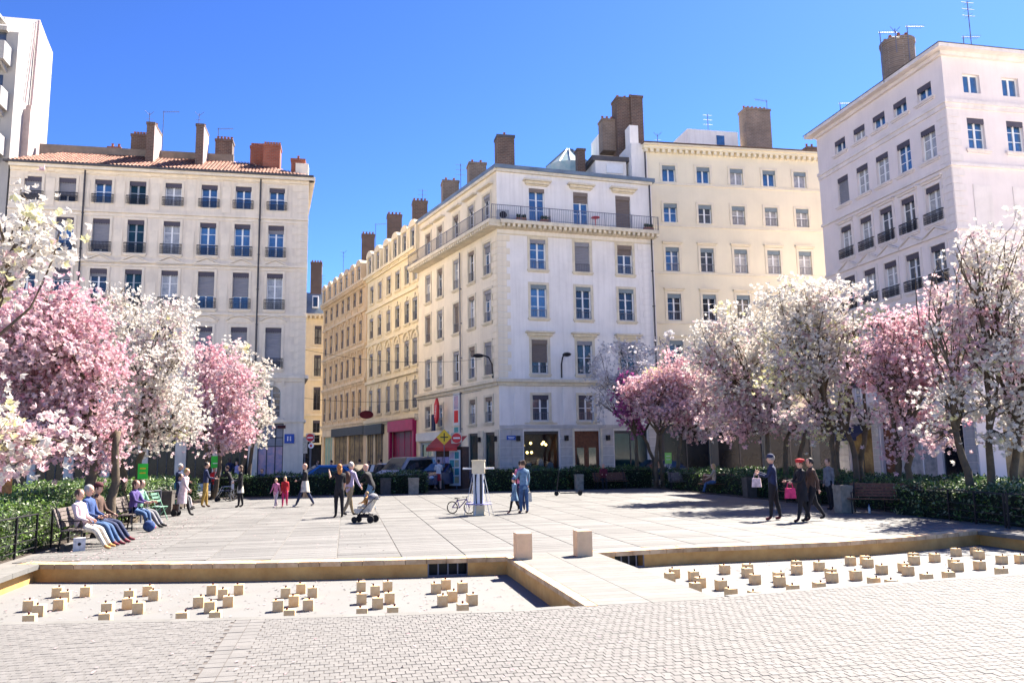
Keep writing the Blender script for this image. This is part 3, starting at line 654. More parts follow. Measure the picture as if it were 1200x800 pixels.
srow = [(17.5, 19.57), (14.0, 16.19), (10.77, 12.94), (7.23, 9.41), (4.1, 5.75)]
holes = [(c-w_/2, c+w_/2, a, b) for c, w_ in scol for a, b in srow] + [(12.15, 13.65, .2, 3.45), (9.6, 11.1, .2, 3.45), (6.4, 8.4, .3, 3.1), (3.3, 5.7, .3, 3.0), (.5, 2.9, .3, 3.0)]
fS.part(wall_mb(fS.L, 20.9, holes), 'wall', 'render_cream')
for r_, (a, b) in enumerate(srow):
    for i, (c, w_) in enumerate(scol):
        pm = rc(['pane_grey', 'pane_sky', 'pane_dark', 'pane_curtain']); bm = rc(['blind_grey', 'blind_brown']); s = rc([0, 0, .2, .3]) if (r_, i) not in ((3, 0), (2, 4), (2, 2)) else 1
        sty = ('jamb',) if r_ == 0 else ('jamb', 'sill'); window(fS, c, w_, a, b, nh=2, panes=pm, lamb=bm, lh=.22, shut=bm, sh=s, rail=None if r_ == 0 else 'bars', rh=.7, rm='iron_grey', sur=sty, sm='trim_cream')
cv = MB()
for c, w_ in scol: cv.box(c-1.0, c+1.0, -.35, .003, 20.05, 20.17)
fS.part(cv, 'window_canopy', 'trim_cream')
quoins(ff, 0.001, .85, 6.9, 16.4, 'render_cream', 22); quoins(fS, fS.L-.85, .85, 6.9, 16.4, 'render_cream', 22)
for u in (10.2,): quoins(ff, u, .95, 6.9, 16.4, 'render_white', 22, p=.02)
gutterpipe(fS, 7.05+1.5, 0.3, 16.5, 'iron_grey', .045); gutterpipe(ff, 11.25, 3.5, 20.8, 'frame_dark', .055)
def stone_piers(fac, spans, z0, z1, m, rows_=8):
    h = (z1-z0)/rows_
    for a, b in spans:
        n = max(1, round((b-a)/.8))
        for r_ in range(rows_):
            for k in range(n):
                mb = MB(); w_ = (b-a)/n; mb.box(0.012, w_-.012, -.06, .003, .012, h-.012); fac.part(mb, 'stone_block', m, u=a+k*w_, z=z0+r_*h)
stone_piers(ff, [(0.02, 1.55), (4.11, 5.0), (7.0, 7.9), (10.49, 11.4)], .1, 3.6, 'stone_grey', 6)
stone_piers(fS, [(11.2, 12.05), (13.75, 14.3)], .1, 3.6, 'trim_cream', 6)
for u0, u1 in ((1.0, 1.6), (4.35, 4.7), (7.3, 7.7), (10.5, 10.9)):
    mb = MB(); mb.box(0, u1-u0, -.07, .003, 3.87, 6.38); ff.part(mb, 'pilaster', 'render_white', u=u0)
mb = MB(); mb.box(1.7, 3.95, -.02, .003, 3.9, 4.02); ff.part(mb, 'wall_panel', 'trim_cream')
def shopglass(fac, u0, u1, z0, z1, n, inner, frame='frame_dark', depth=.25, split=None):
    mb = MB(); W = u1-u0; t = .07
    for i in range(n+1): x = min(max(W*i/n-t/2, 0), W-t); mb.box(x, x+t, .12, .19, 0, z1-z0)
    mb.box(0, W, .13, .18, 0, .12); mb.box(0, W, .13, .18, z1-z0-.18, z1-z0)
    if split: mb.box(0, W, .13, .18, split, split+.06)
    o = fac.part(mb, 'shop_window', frame, u=u0, z=z0)
    p = MB(); p.box(.02, W-.02, .15, .158, .1, z1-z0-.1); build(p, 'pane', inner, o); return o
# glazing of the lit restaurant: dark room, warm lamps, white table linen behind clear glass
def room(fac, u0, u1, z0, z1, m, lamps, linen):
    W = u1-u0; mb = MB(); mb.quad((0,3.0,0),(W,3.0,0),(W,3.0,z1-z0),(0,3.0,z1-z0)); mb.quad((0,.3,0),(0,3,0),(0,3,z1-z0),(0,.3,z1-z0)); mb.quad((W,.3,0),(W,3,0),(W,3,z1-z0),(W,.3,z1-z0)); mb.quad((0,.3,0),(W,.3,0),(W,3,0),(0,3,0)); mb.quad((0,.3,z1-z0),(W,.3,z1-z0),(W,3,z1-z0),(0,3,z1-z0))
    o = fac.part(mb, 'shop_interior', m, u=u0, z=z0)
    for x, z in lamps:
        k = MB(); k.ball((x, .9, z), .09, 6); build(k, 'lamp', 'lamp_glow', o)
    for x, w_, h in linen:
        k = MB(); k.prism([(x-w_/2, .2), (x+w_/2, .2), (x+w_*.3, .2+h), (x, .2+h*1.12), (x-w_*.3, .2+h)], .5, .9); build(k, 'table_linen', 'cl_white', o)
    return o
gm = bpy.data.materials.new('clear_glass'); gm.use_nodes = True; n_ = gm.node_tree.nodes; b_ = n_['Principled BSDF']; b_.inputs['Roughness'].default_value = .03; b_.inputs['Base Color'].default_value = (.01,.02,.03,1)
tp = n_.new('ShaderNodeBsdfTransparent'); tp.inputs[0].default_value = (.75,.85,.9,1); mx_ = n_.new('ShaderNodeMixShader'); mx_.inputs[0].default_value = .75; gm.node_tree.links.new(b_.outputs[0], mx_.inputs[1]); gm.node_tree.links.new(tp.outputs[0], mx_.inputs[2]); gm.node_tree.links.new(mx_.outputs[0], n_['Material Output'].inputs[0]); MATS['clear_glass'] = gm
shopglass(ff, 1.63, 4.03, .5, 3.46, 1, 'clear_glass'); room(ff, 1.63, 4.03, .5, 3.46, 'interior_warm', [(.25, 2.05), (.75, 2.2), (.5, 1.6), (.8, 1.6), (1.55, 2.15), (1.8, 2.1), (1.65, 2.25)], [(.5, .55, .7), (.95, .4, .55), (1.3, .5, .9), (1.95, .6, .7)])
shopglass(ff, 7.97, 10.41, .5, 3.46, 2, 'pane_green')
mb = MB(); mb.box(.0, 1.82, .2, .26, 0, 3.34); d = ff.part(mb, 'double_door', 'door_brown', u=5.1, z=.12)
for x in (.15, 1.0):
    k = MB(); k.box(x, x+.67, .185, .2, .25, .9); build(k, 'door_panel', 'door_brown', d); k = MB(); k.box(x, x+.67, .185, .2, 2.35, 3.1); build(k, 'door_panel', 'door_brown', d); k = MB(); k.box(x+.08, x+.59, .18, .2, 1.0, 2.25); build(k, 'pane', 'pane_dark', d)
mb = MB(); mb.box(-.16, -.003, -.09, .0, 0, 3.5); mb.box(1.823, 1.98, -.09, 0, 0, 3.5); ff.part(mb, 'door_surround', 'trim_cream', u=5.1, z=.12)
for a, b, f in ((12.15, 13.65, 'frame_dark'), (9.6, 11.1, 'frame_dark'), (6.4, 8.4, 'shop_white'), (3.3, 5.7, 'shop_white'), (.5, 2.9, 'shop_white')): shopglass(fS, a, b, .2, 3.45 if a > 9 else 3.05, 2 if a < 9 else 1, 'pane_green', frame=f)
mb = MB(); mb.box(.1, 6.2, -.22, .003, 3.12, 3.75); fS.part(mb, 'shop_fascia', 'shop_white')
for px, z, fc_ in ((1.2, 3.0, ff), (4.5, 3.0, ff), (7.45, 3.0, ff), (11.6, 3.0, fS), (14.0, 3.0, fS)):
    k = MB(); k.box(-.11, .11, -.28, -.06, -.17, .17); k.box(-.05, .05, -.06, 0, -.05, .05); fc_.part(k, 'wall_lamp', 'iron', u=px, z=z)
k = MB(); k.box(-.3, .3, -.1, -.06, -.14, .14); o = ff.part(k, 'street_plate', 'sign_blue', u=.75, z=3.05)
k = MB(); k.box(-.22, .22, -.104, -.1, .02, .06); k.box(-.18, .18, -.104, -.1, -.06, -.02); build(k, 'plate_line', 'sign_white', o)
# poster panel, tobacco sign, round sign on the side facade
k = MB(); k.box(-.55, .55, -.12, 0, 0, 3.1); o = fS.part(k, 'sign_panel', 'shop_white', u=7.8, z=3.4)
k = MB(); k.box(-.35, .35, -.135, -.12, .9, 1.75); build(k, 'panel_red', 'sign_red', o); k = MB(); k.box(-.35, .35, -.135, -.12, 1.85, 2.8); build(k, 'panel_poster', 'poster_a', o); k = MB(); k.box(-.35, .35, -.135, -.12, .2, .7); build(k, 'panel_teal', 'cl_teal', o)
k = MB(); k.prism([(-.05, -.9), (.3, -.45), (.3, .55), (.05, .95), (-.3, .5), (-.3, -.4)], -.1, .06); o = fS.part(k, 'tobacco_sign', 'sign_red', u=5.85, y=-.8, z=5.2)
tm = text_mesh('TABAC', .3, 'sign_white'); to = link('lettering', tm, o, (0, -.108, 0)); to.rotation_euler = (PI/2, -PI/2+.15, 0)
k = MB(); k.box(-.28, .28, -.08, .04, -.6, .6); fS.part(k, 'projecting_sign', 'cl_navy', u=5.0, y=-.7, z=4.4)
# roof
mb = MB(); A_ = [Vector((5.6,64.5)), Vector((9.6,50.7)), Vector((21,51.8)), Vector((20.6, 62)), Vector((12,66))]
o_ = CB.location
P0 = [(p.x-o_.x, p.y-o_.y) for p in A_]; cen = Vector((sum(p[0] for p in P0)/5, sum(p[1] for p in P0)/5))
ex = [((p[0]-cen.x)*1.03+cen.x, (p[1]-cen.y)*1.03+cen.y) for p in P0]; inn = [((p[0]-cen.x)*.35+cen.x, (p[1]-cen.y)*.35+cen.y) for p in P0]
mb.add([(x, y, 20.96) for x, y in ex]+[(x, y, 21.22) for x, y in ex]+[(x, y, 22.3) for x, y in inn], [(4,3,2,1,0)]+[(i, (i+1)%5, 5+(i+1)%5, 5+i) for i in range(5)]+[(5+i, 5+(i+1)%5, 10+(i+1)%5, 10+i) for i in range(5)]+[(10,11,12,13,14)])
CR = build(mb, 'roof', 'zinc', CB)
boxwall(CB, [(9.85, 51.05), (20.95, 52.15), (20.6, 62), (12, 65), (6.1, 64.3)], 3.7, 20.9, 'render_white')
chimney(CB, 583, 603, 158, 200, 53.0, 'brick_dark', dy=1.1, pots=1, cap='zinc_dark'); chimney(CB, 550, 570, 190, 222, 57, 'brick_brown', dy=1.2, pots=2); chimney(CB, 519, 538, 211, 242, 61, 'brick_brown', dy=1.2, pots=2)
chimney(CB, 724, 741, 114, 205, 56, 'brick_dark', dy=1.2, pots=2); chimney(CB, 740, 754, 112, 172, 55.8, 'brick_dark', dy=1.5, pots=2); chimney(CB, 706, 722, 139, 162, 56.5, 'brick_brown', dy=1, pots=3); chimney(CB, 677, 686, 174, 205, 55.0, 'brick_dark', dy=.6, pots=0)
def pbox(root, px0, px1, pt, pb, Y, dy, m, name, add=0.0):
    a = onY(px0, (pt+pb)/2, Y); b = onY(px1, (pt+pb)/2, Y); zt = onY((px0+px1)/2, pt, Y).z; zb = onY((px0+px1)/2, pb, Y).z
    mb = MB(); mb.box(a.x-root.location.x, b.x-root.location.x, Y-root.location.y, Y+dy-root.location.y, zb-add, zt); return build(mb, name, m, root)
pbox(CB, 702, 728, 158, 190, 57.6, 2, 'render_white', 'party_wall', 2); pbox(CB, 740, 760, 168, 205, 53.4, 3, 'render_white', 'party_wall', 1.5); pbox(CB, 738, 748, 147, 170, 54.5, 1, 'render_white', 'party_wall', 1.5)
at = pbox(CB, 698, 734, 189, 208, 54, 4, 'render_white', 'attic_room', 1); k = MB(); a = onY(695, 187, 54); b = onY(737, 187, 54); k.box(a.x-o_.x-.1, b.x-o_.x+.1, 3.2, 7.4, a.z-.05, a.z+.3); build(k, 'attic_roof', 'zinc_dark', CB)
pbox(CB, 711, 730, 192, 203, 53.9, .1, 'frame_white', 'attic_window')
a = onY(667, 199, 60); b = onY(640, 199, 60); rr = a.x-b.x; zt = onY(660, 176, 60).z; k = MB(); k.lathe([(rr, a.z-.9), (rr, a.z+.1), (rr*.15, zt)], 14, (a.x-o_.x, 60-o_.y, 0)); sk = build(k, 'skylight', 'copper_glass', CB)
k = MB()
for i in range(14): t = 2*PI*i/14; c_ = (a.x-o_.x, 60-o_.y); k.tube([(c_[0]+rr*math.cos(t)*1.01, c_[1]+rr*math.sin(t)*1.01, a.z+.1), (c_[0]+rr*.16*math.cos(t), c_[1]+rr*.16*math.sin(t), zt+.03)], .05, 4)
build(k, 'glazing_bar', 'zinc', sk)
for u, f_ in ((.35, fS), (1.0, ff)):
    pass
# balcony furniture
t = thing('balcony_table', 'small red round table on the attic balcony', 'table', ff.pt(6.9, -.45, 17.22)); k = MB(); k.lathe([(.3, .7), (.3, .74)], 12); k.lathe([(.03, 0), (.03, .7)], 6); k.lathe([(.18, 0), (.16, .03)], 10); build(k, 'table_top', 'sign_red', t)
for i, (u, lb) in enumerate(((.35, 'white air conditioning unit at the balcony corner'), )):
    t = thing('air_conditioner', lb, 'appliance', ff.pt(u-.1, -.5, 17.22)); k = MB(); k.box(-.4, .4, -.15, .15, 0, .7); build(k, 'casing', 'frame_grey', t); k = MB(); k.lathe([(.25, 0), (.25, .02)], 16); o = build(k, 'fan_grille', 'iron', t, (0, -.16, .35)); o.rotation_euler = (PI/2, 0, 0)
for u, lb in ((1.5, 'low planter box beside the air conditioner on the balcony'), (3.2, 'red flower box under the first attic window'), (10.8, 'dark shrub in a tub at the right end of the balcony')):
    t = thing('planter_box', lb, 'planter', ff.pt(u, -.6, 17.22)); k = MB(); k.box(-.35, .35, -.12, .12, 0, .25); build(k, 'box', 'pot', t); k = MB(); 
    for q in range(30): a = Vector((random.uniform(-.33, .33), random.uniform(-.1, .1), .25)); k.add([a, a+Vector((.05, 0, .12)), a+Vector((random.uniform(-.05, .05), .04, .3)), a+Vector((-.05, .02, .14))], [(0,1,2,3)])
    build(k, 'foliage', 'leaf_dark', t)
# street lamps on the corner walls
for fac_, u, lb in ((fS, 13.6, 'curved dark street lamp bracketed to the corner of the side wall'), (ff, 4.3, 'dark street lamp bracketed between first and second front windows')):
    t = thing('street_lamp', lb, 'street lamp', fac_.pt(u, 0, 6.95), fac_.ang, group='wall street lamps'); k = MB()
    k.tube([(0, -.06, 0), (0, -.1, .9), (0, -.35, 1.35), (0, -.9, 1.5)], .05, 7); build(k, 'bracket', 'iron', t)
    k = MB(); k.ball((0, -1.1, 1.42), .28, 8, sz=.5, sy=1.4); build(k, 'lamp_head', 'iron', t)
# ---- cream street building with arched dormers, then the ochre one, then the house closing the street
B2 = thing('apartment_building', 'cream street building with round-headed attic windows and a crimson shopfront', 'building', fS.pt(-13.55, 0, 0))
f2 = Fac(fS.pt(-13.55)[:2], fS.pt(-.02)[:2], B2)
c2 = [13.55+c for c in (-.35, -2.57, -4.93, -7.26, -9.76, -12.16)]; r2 = [(16.35, 18.04), (13.0, 14.95), (9.4, 11.57), (5.85, 8.12)]
holes = [(c-.56, c+.56, a, b) for c in c2 for a, b in r2 if c < 13.0] + [(12.75, 13.5, a, b) for a, b in r2]
c2b = c2[:]; holes = [(min(c, 12.9)-.56, min(c, 12.9)+.56, a, b) for c in c2 for a, b in r2]; c2 = [min(c, 12.9) for c in c2]
holes += [(.3, 2.3, .3, 4.2), (2.6, 5.0, .3, 4.2), (7.3, 12.9, .3, 4.2)]
f2.part(wall_mb(f2.L, 19.0, holes), 'wall', 'facade_b2')
for r_, (a, b) in enumerate(r2):
    for c in c2: window(f2, c, 1.12, a, b, nh=2, frame='frame_grey', panes=rc(['pane_dark', 'pane_grey', 'pane_curtain']), lamb='blind_grey', lh=.25, shut='blind_grey', sh=rc([0, .2, .9]), sur=('jamb', 'sill', 'arch', 'key') if r_ == 2 else (('jamb', 'sill', 'key') if r_ else ('jamb', 'sill')), rail='bars' if r_ else None, rm='iron_grey', sm='trim_b2')
for z0, z1, p in ((18.6, 18.85, .2), (18.85, 19.1, .45), (15.6, 15.8, .18), (12.3, 12.5, .15), (8.7, 8.95, .2), (5.05, 5.35, .3), (4.85, 5.05, .15)): band(f2, z0, z1, p, 'trim_b2')
def arched_dormers(fac, cs, z0, z1, m, roofz):
    for c in cs:
        mb = MB(); mb.box(-.85, -.5, -.3, 1.0, z0-.4, z1); mb.box(.5, .85, -.3, 1.0, z0-.4, z1); mb.box(-.5, .5, -.3, 1.0, z0-.4, z0)
        P = [(math.cos(t)*.85, z1+math.sin(t)*.62) for t in np.linspace(0, PI, 11)]; mb.prism(P, -.36, 1.0)
        o = fac.part(mb, 'dormer', m, u=c); k = MB(); k.box(-.5, .5, -.08, -.02, z0, z1); build(k, 'pane', rc(['pane_dark', 'pane_grey']), o)
        k = MB(); k.box(-.04, .04, -.14, -.081, z0, z1); k.box(-.5, .5, -.13, -.081, z0+.9, z0+.95); k.box(-.5, -.43, -.13, -.081, z0, z1); k.box(.43, .5, -.13, -.081, z0, z1); build(k, 'window_frame', 'frame_grey', o)
        k = MB(); k.box(-.5, .5, -.2, -.145, z1-.3, z1); build(k, 'blind_box', 'blind_grey', o)
arched_dormers(f2, c2, 19.15, 20.85, 'trim_b2', 22)
def mansard(fac, z0, z1, back, m):
    mb = MB(); L = fac.L; mb.add([(0, .05, z0), (L, .05, z0), (L, 1.2, z1), (0, 1.2, z1), (0, back, z1+.8), (L, back, z1+.8), (0, back, z0), (L, back, z0)], [(0,1,2,3), (3,2,5,4), (0,3,4,6), (1,7,5,2), (4,5,7,6)]); return fac.part(mb, 'roof', m)
mansard(f2, 19.05, 21.6, 9, 'zinc'); boxwall(B2, [f2.pt(0.01, .4)[:2], f2.pt(f2.L-.01, .4)[:2], f2.pt(f2.L-.01, 9)[:2], f2.pt(0.01, 9)[:2]], 4.3, 19, 'facade_b2')
# crimson shop, charcoal shop
k = MB(); k.box(7.1, 13.2, -.35, .003, 4.05, 4.95); f2.part(k, 'shop_fascia', 'shop_pink'); k = MB(); k.box(7.1, 7.4, -.25, .003, .1, 4.05); k.box(12.9, 13.2, -.25, .003, .1, 4.05); f2.part(k, 'shop_pier', 'shop_pink')
o = shopglass(f2, 7.3, 12.9, .3, 4.2, 4, 'shop_pink_dark', frame='shop_pink'); k = MB(); k.box(4.6, 4.9, .1, .12, .9, 1.5); build(k, 'price_card', 'sign_white', o)
k = MB(); k.prism([(0, 0), (.9, .12), (1.2, .5), (.9, .9), (0, 1.0)], 0, 5.5, axis='x'); 
k = MB(); k.box(.1, 5.3, -.3, .003, 4.0, 4.9); f2.part(k, 'shop_fascia', 'shop_charcoal')
for a, b in ((.3, 2.3), (2.6, 5.0)): shopglass(f2, a, b, .3, 4.2, 3, 'interior_gold')
k = MB(); k.lathe([(.02, -.04), (.5, -.05), (.5, .05), (.02, .04)], 14); o = f2.part(k, 'projecting_sign', 'cl_burg', u=2.6, y=-.8, z=5.8); o.rotation_euler = (PI/2, 0, f2.ang+PI/2); o.scale = (1.3, .75, 1)
B3 = thing('apartment_building', 'ochre ornate street building with seven narrow bays above dark shopfronts', 'building', fS.pt(-29.6, 0, 0))
f3 = Fac(fS.pt(-29.6)[:2], fS.pt(-13.57)[:2], B3)
c3 = [29.6+c for c in (-28.75, -26.45, -24.2, -22.0, -19.95, -17.75, -15.65)]; c3[-1] = 13.95; r3 = [(16.95, 18.5), (13.25, 15.3), (10.0, 11.9), (5.95, 8.5)]
holes = [(c-.52, c+.52, a, b) for c in c3 for a, b in r3] + [(.8, 4.2, .3, 4.3), (5.0, 9.8, .3, 4.3), (10.3, 15.2, .3, 4.3)]
f3.part(wall_mb(f3.L, 19.1, holes), 'wall', 'facade_b3')
for r_, (a, b) in enumerate(r3):
    for c in c3: window(f3, c, 1.04, a, b, nh=2, frame='frame_grey', panes=rc(['pane_dark', 'pane_grey']), lamb='blind_brown', lh=.25, shut='blind_brown', sh=rc([0, .2, .6]), sur=('jamb', 'sill', 'arch', 'key') if r_ in (1, 2) else ('jamb', 'sill'), rail='bars', rm='iron_grey', sm='trim_b3')
for z0, z1, p in ((18.7, 18.95, .25), (18.95, 19.2, .5), (16.0, 16.2, .2), (12.6, 12.85, .25), (9.2, 9.45, .25), (5.2, 5.45, .3), (4.95, 5.2, .15)): band(f3, z0, z1, p, 'trim_b3', dent=.5 if p in (.5, .25) else None)
for i in range(8):
    for z0, z1 in ((5.5, 9.1), (9.5, 12.5), (12.9, 15.9), (16.25, 18.6)):
        k = MB(); u = min(max((c3[i-1]+c3[i])/2 if 0 < i < 7 else (.15 if i == 0 else f3.L-.15), .15), f3.L-.15); k.box(-.12, .12, -.09, .003, z0, z1); f3.part(k, 'pilaster', 'trim_b3', u=u)
arched_dormers(f3, c3, 19.25, 20.75, 'trim_b3', 21.5); mansard(f3, 19.1, 21.3, 9, 'tiles_grey'); boxwall(B3, [f3.pt(.01, .4)[:2], f3.pt(f3.L-.01, .4)[:2], f3.pt(f3.L-.01, 9)[:2], f3.pt(.01, 9)[:2]], 4.4, 19, 'facade_b3')
for a, b, m_, fr in ((.8, 4.2, 'shop_green', 'trim_b3'), (5.0, 9.8, 'interior_gold', 'frame_dark'), (10.3, 15.2, 'interior_gold', 'frame_dark')): shopglass(f3, a, b, .3, 4.3, 3, m_, frame=fr)
k = MB(); k.box(4.8, 16.0, -.3, .003, 4.1, 4.94); f3.part(k, 'shop_fascia', 'shop_charcoal'); k = MB(); k.box(.7, 4.4, -.2, .003, 4.2, 4.9); f3.part(k, 'shop_fascia', 'trim_b3')
for a in ((484, 501, 235, 262, 67.5), (454, 471, 251, 280, 75), (424, 439, 274, 300, 84)): chimney(B2 if a[0] > 450 else B3, a[0], a[1], a[2], a[3], a[4], 'brick_dark', dy=1.2, pots=4)
B4 = thing('apartment_building', 'narrow yellow house with grey mansard closing the end of the street', 'building', (-12, 97, 0))
f4 = Fac((-12, 97), (-2.6, 97), B4)
z4 = [onY(378, y, 97).z for y in (345, 372, 388, 410, 422, 450, 465, 478, 487, 505)]
holes = [(7.9, 8.9, z4[3]+.2, z4[2]+1.2), (7.9, 8.9, z4[5], z4[4]+1.0), (7.9, 8.9, z4[7]-1, z4[6]+.6), (7.9, 8.9, 4.2+.8, 7.4)]
zt4 = onY(368, 368, 97).z
ws = [(zt4-3.6, zt4-1.4), (zt4-7.4, zt4-4.9), (zt4-11.4, zt4-8.7), (zt4-15.2, zt4-12.6)]
holes = [(c-.4, c+.4, a, b) for c in (1.6, 4.6, 8.55) for a, b in ws]
f4.part(wall_mb(9.4, zt4, holes+[(6.6, 9.2, .2, 4.4), (1, 5.8, .2, 4.4)]), 'wall', 'facade_b4')
for a, b in ws:
    for c in (1.6, 4.6, 8.55): window(f4, c, .8, a, b, frame='frame_dark', panes='pane_dark', lamb='blind_dark', sur=('jamb', 'sill'), sm='trim_b2', rail='bars')
for z, p in ((zt4-.3, .6), (zt4-4.2, .15), (zt4-8.0, .15), (zt4-12.1, .3), (4.6, .3)): band(f4, z, z+.28, p, 'trim_b2', dent=.5 if p > .5 else None)
for a, b in ((6.6, 9.2), (1, 5.8)): shopglass(f4, a, b, .2, 4.4, 2, 'shop_dark')
zm = onY(368, 340, 97).z; k = MB(); k.add([(0, -.1, zt4), (9.4, -.1, zt4), (9.2, 1.6, zm), (0, 1.6, zm), (0, 10, zm+.3), (9.2, 10, zm+.3), (9.4, 10, zt4), (0, 10, zt4)], [(0,1,2,3), (3,2,5,4), (1,6,5,2), (0,3,4,7), (4,5,6,7)]); f4.part(k, 'roof', 'zinc')
k = MB(); k.box(7.8, 8.5, .2, 1.5, zt4+.8, zm-.6); o = f4.part(k, 'dormer', 'frame_white'); k = MB(); k.box(7.9, 8.4, .15, .19, zt4+.95, zm-.8); build(k, 'pane', 'pane_dark', o)
chimney(B4, 364, 377, 307, 342, 98.5, 'brick_dark', dy=1.5, pots=4); boxwall(B4, [(-12, 97.5), (-2.7, 97.5), (-2.7, 106), (-12, 106)], 0, zt4, 'facade_b4')
# ---- yellow building right of the corner building
YB = thing('apartment_building', 'pale yellow six-storey building with small square attic windows behind the blossom at right', 'building', (21.1, 53.38, 0))
fy = Fac((21.05, 53.41), (37.5, 52.96), YB)
cy = [(1.05+2.06)/2+.45, 4.69, 7.33, 9.96, 12.49, 15.0]; cy = [c-.0 for c in (2.0, 4.69, 7.33, 9.96, 12.49, 15.0)]
ry = [(21.7, 22.95), (18.62, 20.05), (14.95, 16.75), (11.35, 13.3), (7.9, 9.9), (4.9, 6.7)]
holes = [(c-.52, c+.52, a, b) for c in cy for a, b in ry] + [(.8, 4.2, .3, 3.7), (4.8, 8.2, .3, 3.7), (8.8, 12.0, .3, 3.7), (12.6, 16, .3, 3.7)]
fy.part(wall_mb(fy.L, 24.3, holes), 'wall', 'render_yellow')
for r_, (a, b) in enumerate(ry):
    for i, c in enumerate(cy):
        pm = ('pane_sky', 'pane_sky', 'pane_curtain', 'pane_sky', 'pane_curtain', 'pane_curtain')[i] if r_ == 0 else ('pane_sky', 'pane_grey', 'pane_curtain', 'pane_curtain', 'pane_curtain', 'pane_grey')[i] if r_ < 3 else rc(['pane_dark', 'pane_grey'])
        window(fy, c, 1.04, a, b, nh=(0, 1, 2, 2, 2, 2)[r_], panes=pm, lamb='blind_teal', lh=.3, sur=('jamb',) if r_ < 2 else ('jamb', 'cap'), rail='bars' if r_ > 0 and i > 1 or r_ > 1 else None, rh=.6, rm='iron_grey', sm='trim_yellow')
for z in (21.45, 18.28, 14.75, 11.1, 7.5): band(fy, z, z+.14, .07, 'trim_yellow')
band(fy, 3.95, 4.35, .25, 'trim_yellow'); band(fy, 24.1, 24.3, .38, 'render_yellow', 'cornice', dent=.45); band(fy, 24.3, 24.42, .55, 'trim_yellow', 'cornice')
for a, b in ((.8, 4.2), (4.8, 8.2), (8.8, 12.0), (12.6, 16)): shopglass(fy, a, b, .3, 3.7, 2, 'shop_dark')
for a, b in ((.2, .79), (4.21, 4.79), (8.21, 8.79), (12.01, 12.59)): k = MB(); k.box(a, b, -.05, .002, .1, 3.93); fy.part(k, 'shop_pier', 'shop_charcoal')
k = MB(); k.box(.2, 16.2, -.09, -.052, 3.3, 3.94); fy.part(k, 'shop_fascia', 'shop_charcoal')
gutterpipe(fy, .18, 3, 24.1); boxwall(YB, [(21.1, 53.9), (37.4, 53.5), (37.4, 64), (21.1, 64)], 3.8, 24.3, 'render_yellow')
k = MB(); k.add([(-.1, -.7, 24.47), (16.5, -.7, 24.47), (16.5, 5, 25.2), (-.1, 5, 25.2), (-.1, 10, 24.4), (16.5, 10, 24.4)], [(0,1,2,3), (3,2,5,4), (0,3,4), (1,5,2), (0,4,5,1)]); fy.part(k, 'roof', 'tiles_grey')
ab = pbox(YB, 806, 865, 153, 178, 57.5, 5, 'render_white', 'attic_room', 1); pbox(YB, 840, 849, 159, 170, 57.45, .1, 'pane_sky', 'attic_window')
chimney(YB, 875, 904, 127, 178, 57, 'brick_brown', dy=1.2, pots=6); chimney(YB, 946, 958, 172, 184, 57, 'brick_dark', dy=.8, pots=2)
# ---- right building
RB = thing('apartment_building', 'pale grey six-storey corner building at the right edge, seen in shade', 'building', (30.3, 34.2, 0))
fr = Fac((30.3, 45.7), (30.3, 34.2), RB); fr2 = Fac((30.3, 34.2), (41.0, 34.2), RB)
cr = [2.45, 4.4, 6.25, 8.1, 10.05]; rr_ = [(20.55, 21.4), (17.2, 18.95), (13.75, 15.75), (10.5, 12.55), (7.3, 9.3), (4.5, 6.0)]
holes = [(c-.55, c+.55, a, b) for c in cr for a, b in rr_]+[(1.2, 3.4, .3, 3.5), (4.2, 5.6, .15, 3.5), (6.2, 8.6, .3, 3.5), (9.0, 10.6, .3, 3.5)]
fr.part(wall_mb(11.5, 22.7, holes), 'wall', 'render_right')
for r_, (a, b) in enumerate(rr_):
    for i, c in enumerate(cr):
        window(fr, c, 1.1, a, b, nh=(0, 2, 2, 2, 2, 1)[r_], panes=rc(['pane_grey', 'pane_curtain']) if r_ > 1 else rc(['pane_sky', 'pane_curtain']), lamb='blind_dark', lh=.28, shut='blind_grey', sh=1 if (r_, i) == (1, 0) else 0, sur=('sill',) if r_ < 2 else ('jamb', 'sill', 'pediment') if r_ == 3 else ('jamb', 'sill', 'cap' if r_ == 2 else 'sill'), rail='balconet' if r_ in (2, 3, 4) else None, rh=.6, sm='trim_right')
c5 = [1.7, 4.1, 6.5, 8.9]; rw = [(20.42, 21.47), (17.33, 19.03)]; holes = [(c-.52, c+.52, a, b) for c in c5 for a, b in rw]+[(1.5, 4, .3, 3.5), (5, 9, .3, 3.5)]
fr2.part(wall_mb(10.7, 22.7, holes), 'wall', 'render_right')
for r_, (a, b) in enumerate(rw):
    for c in c5: window(fr2, c, 1.04, a, b, nh=(0, 2)[r_], panes='pane_sky', lamb='blind_dark' if r_ else None, lh=.28, sur=('sill',) if r_ else (), sm='trim_right')
for c in c5:
    for z in (13.2, 9.8, 6.5): k = MB(); k.box(-.55, .55, -.03, .003, 0, 2.2); fr2.part(k, 'blind_panel', 'trim_right', u=c, z=z)
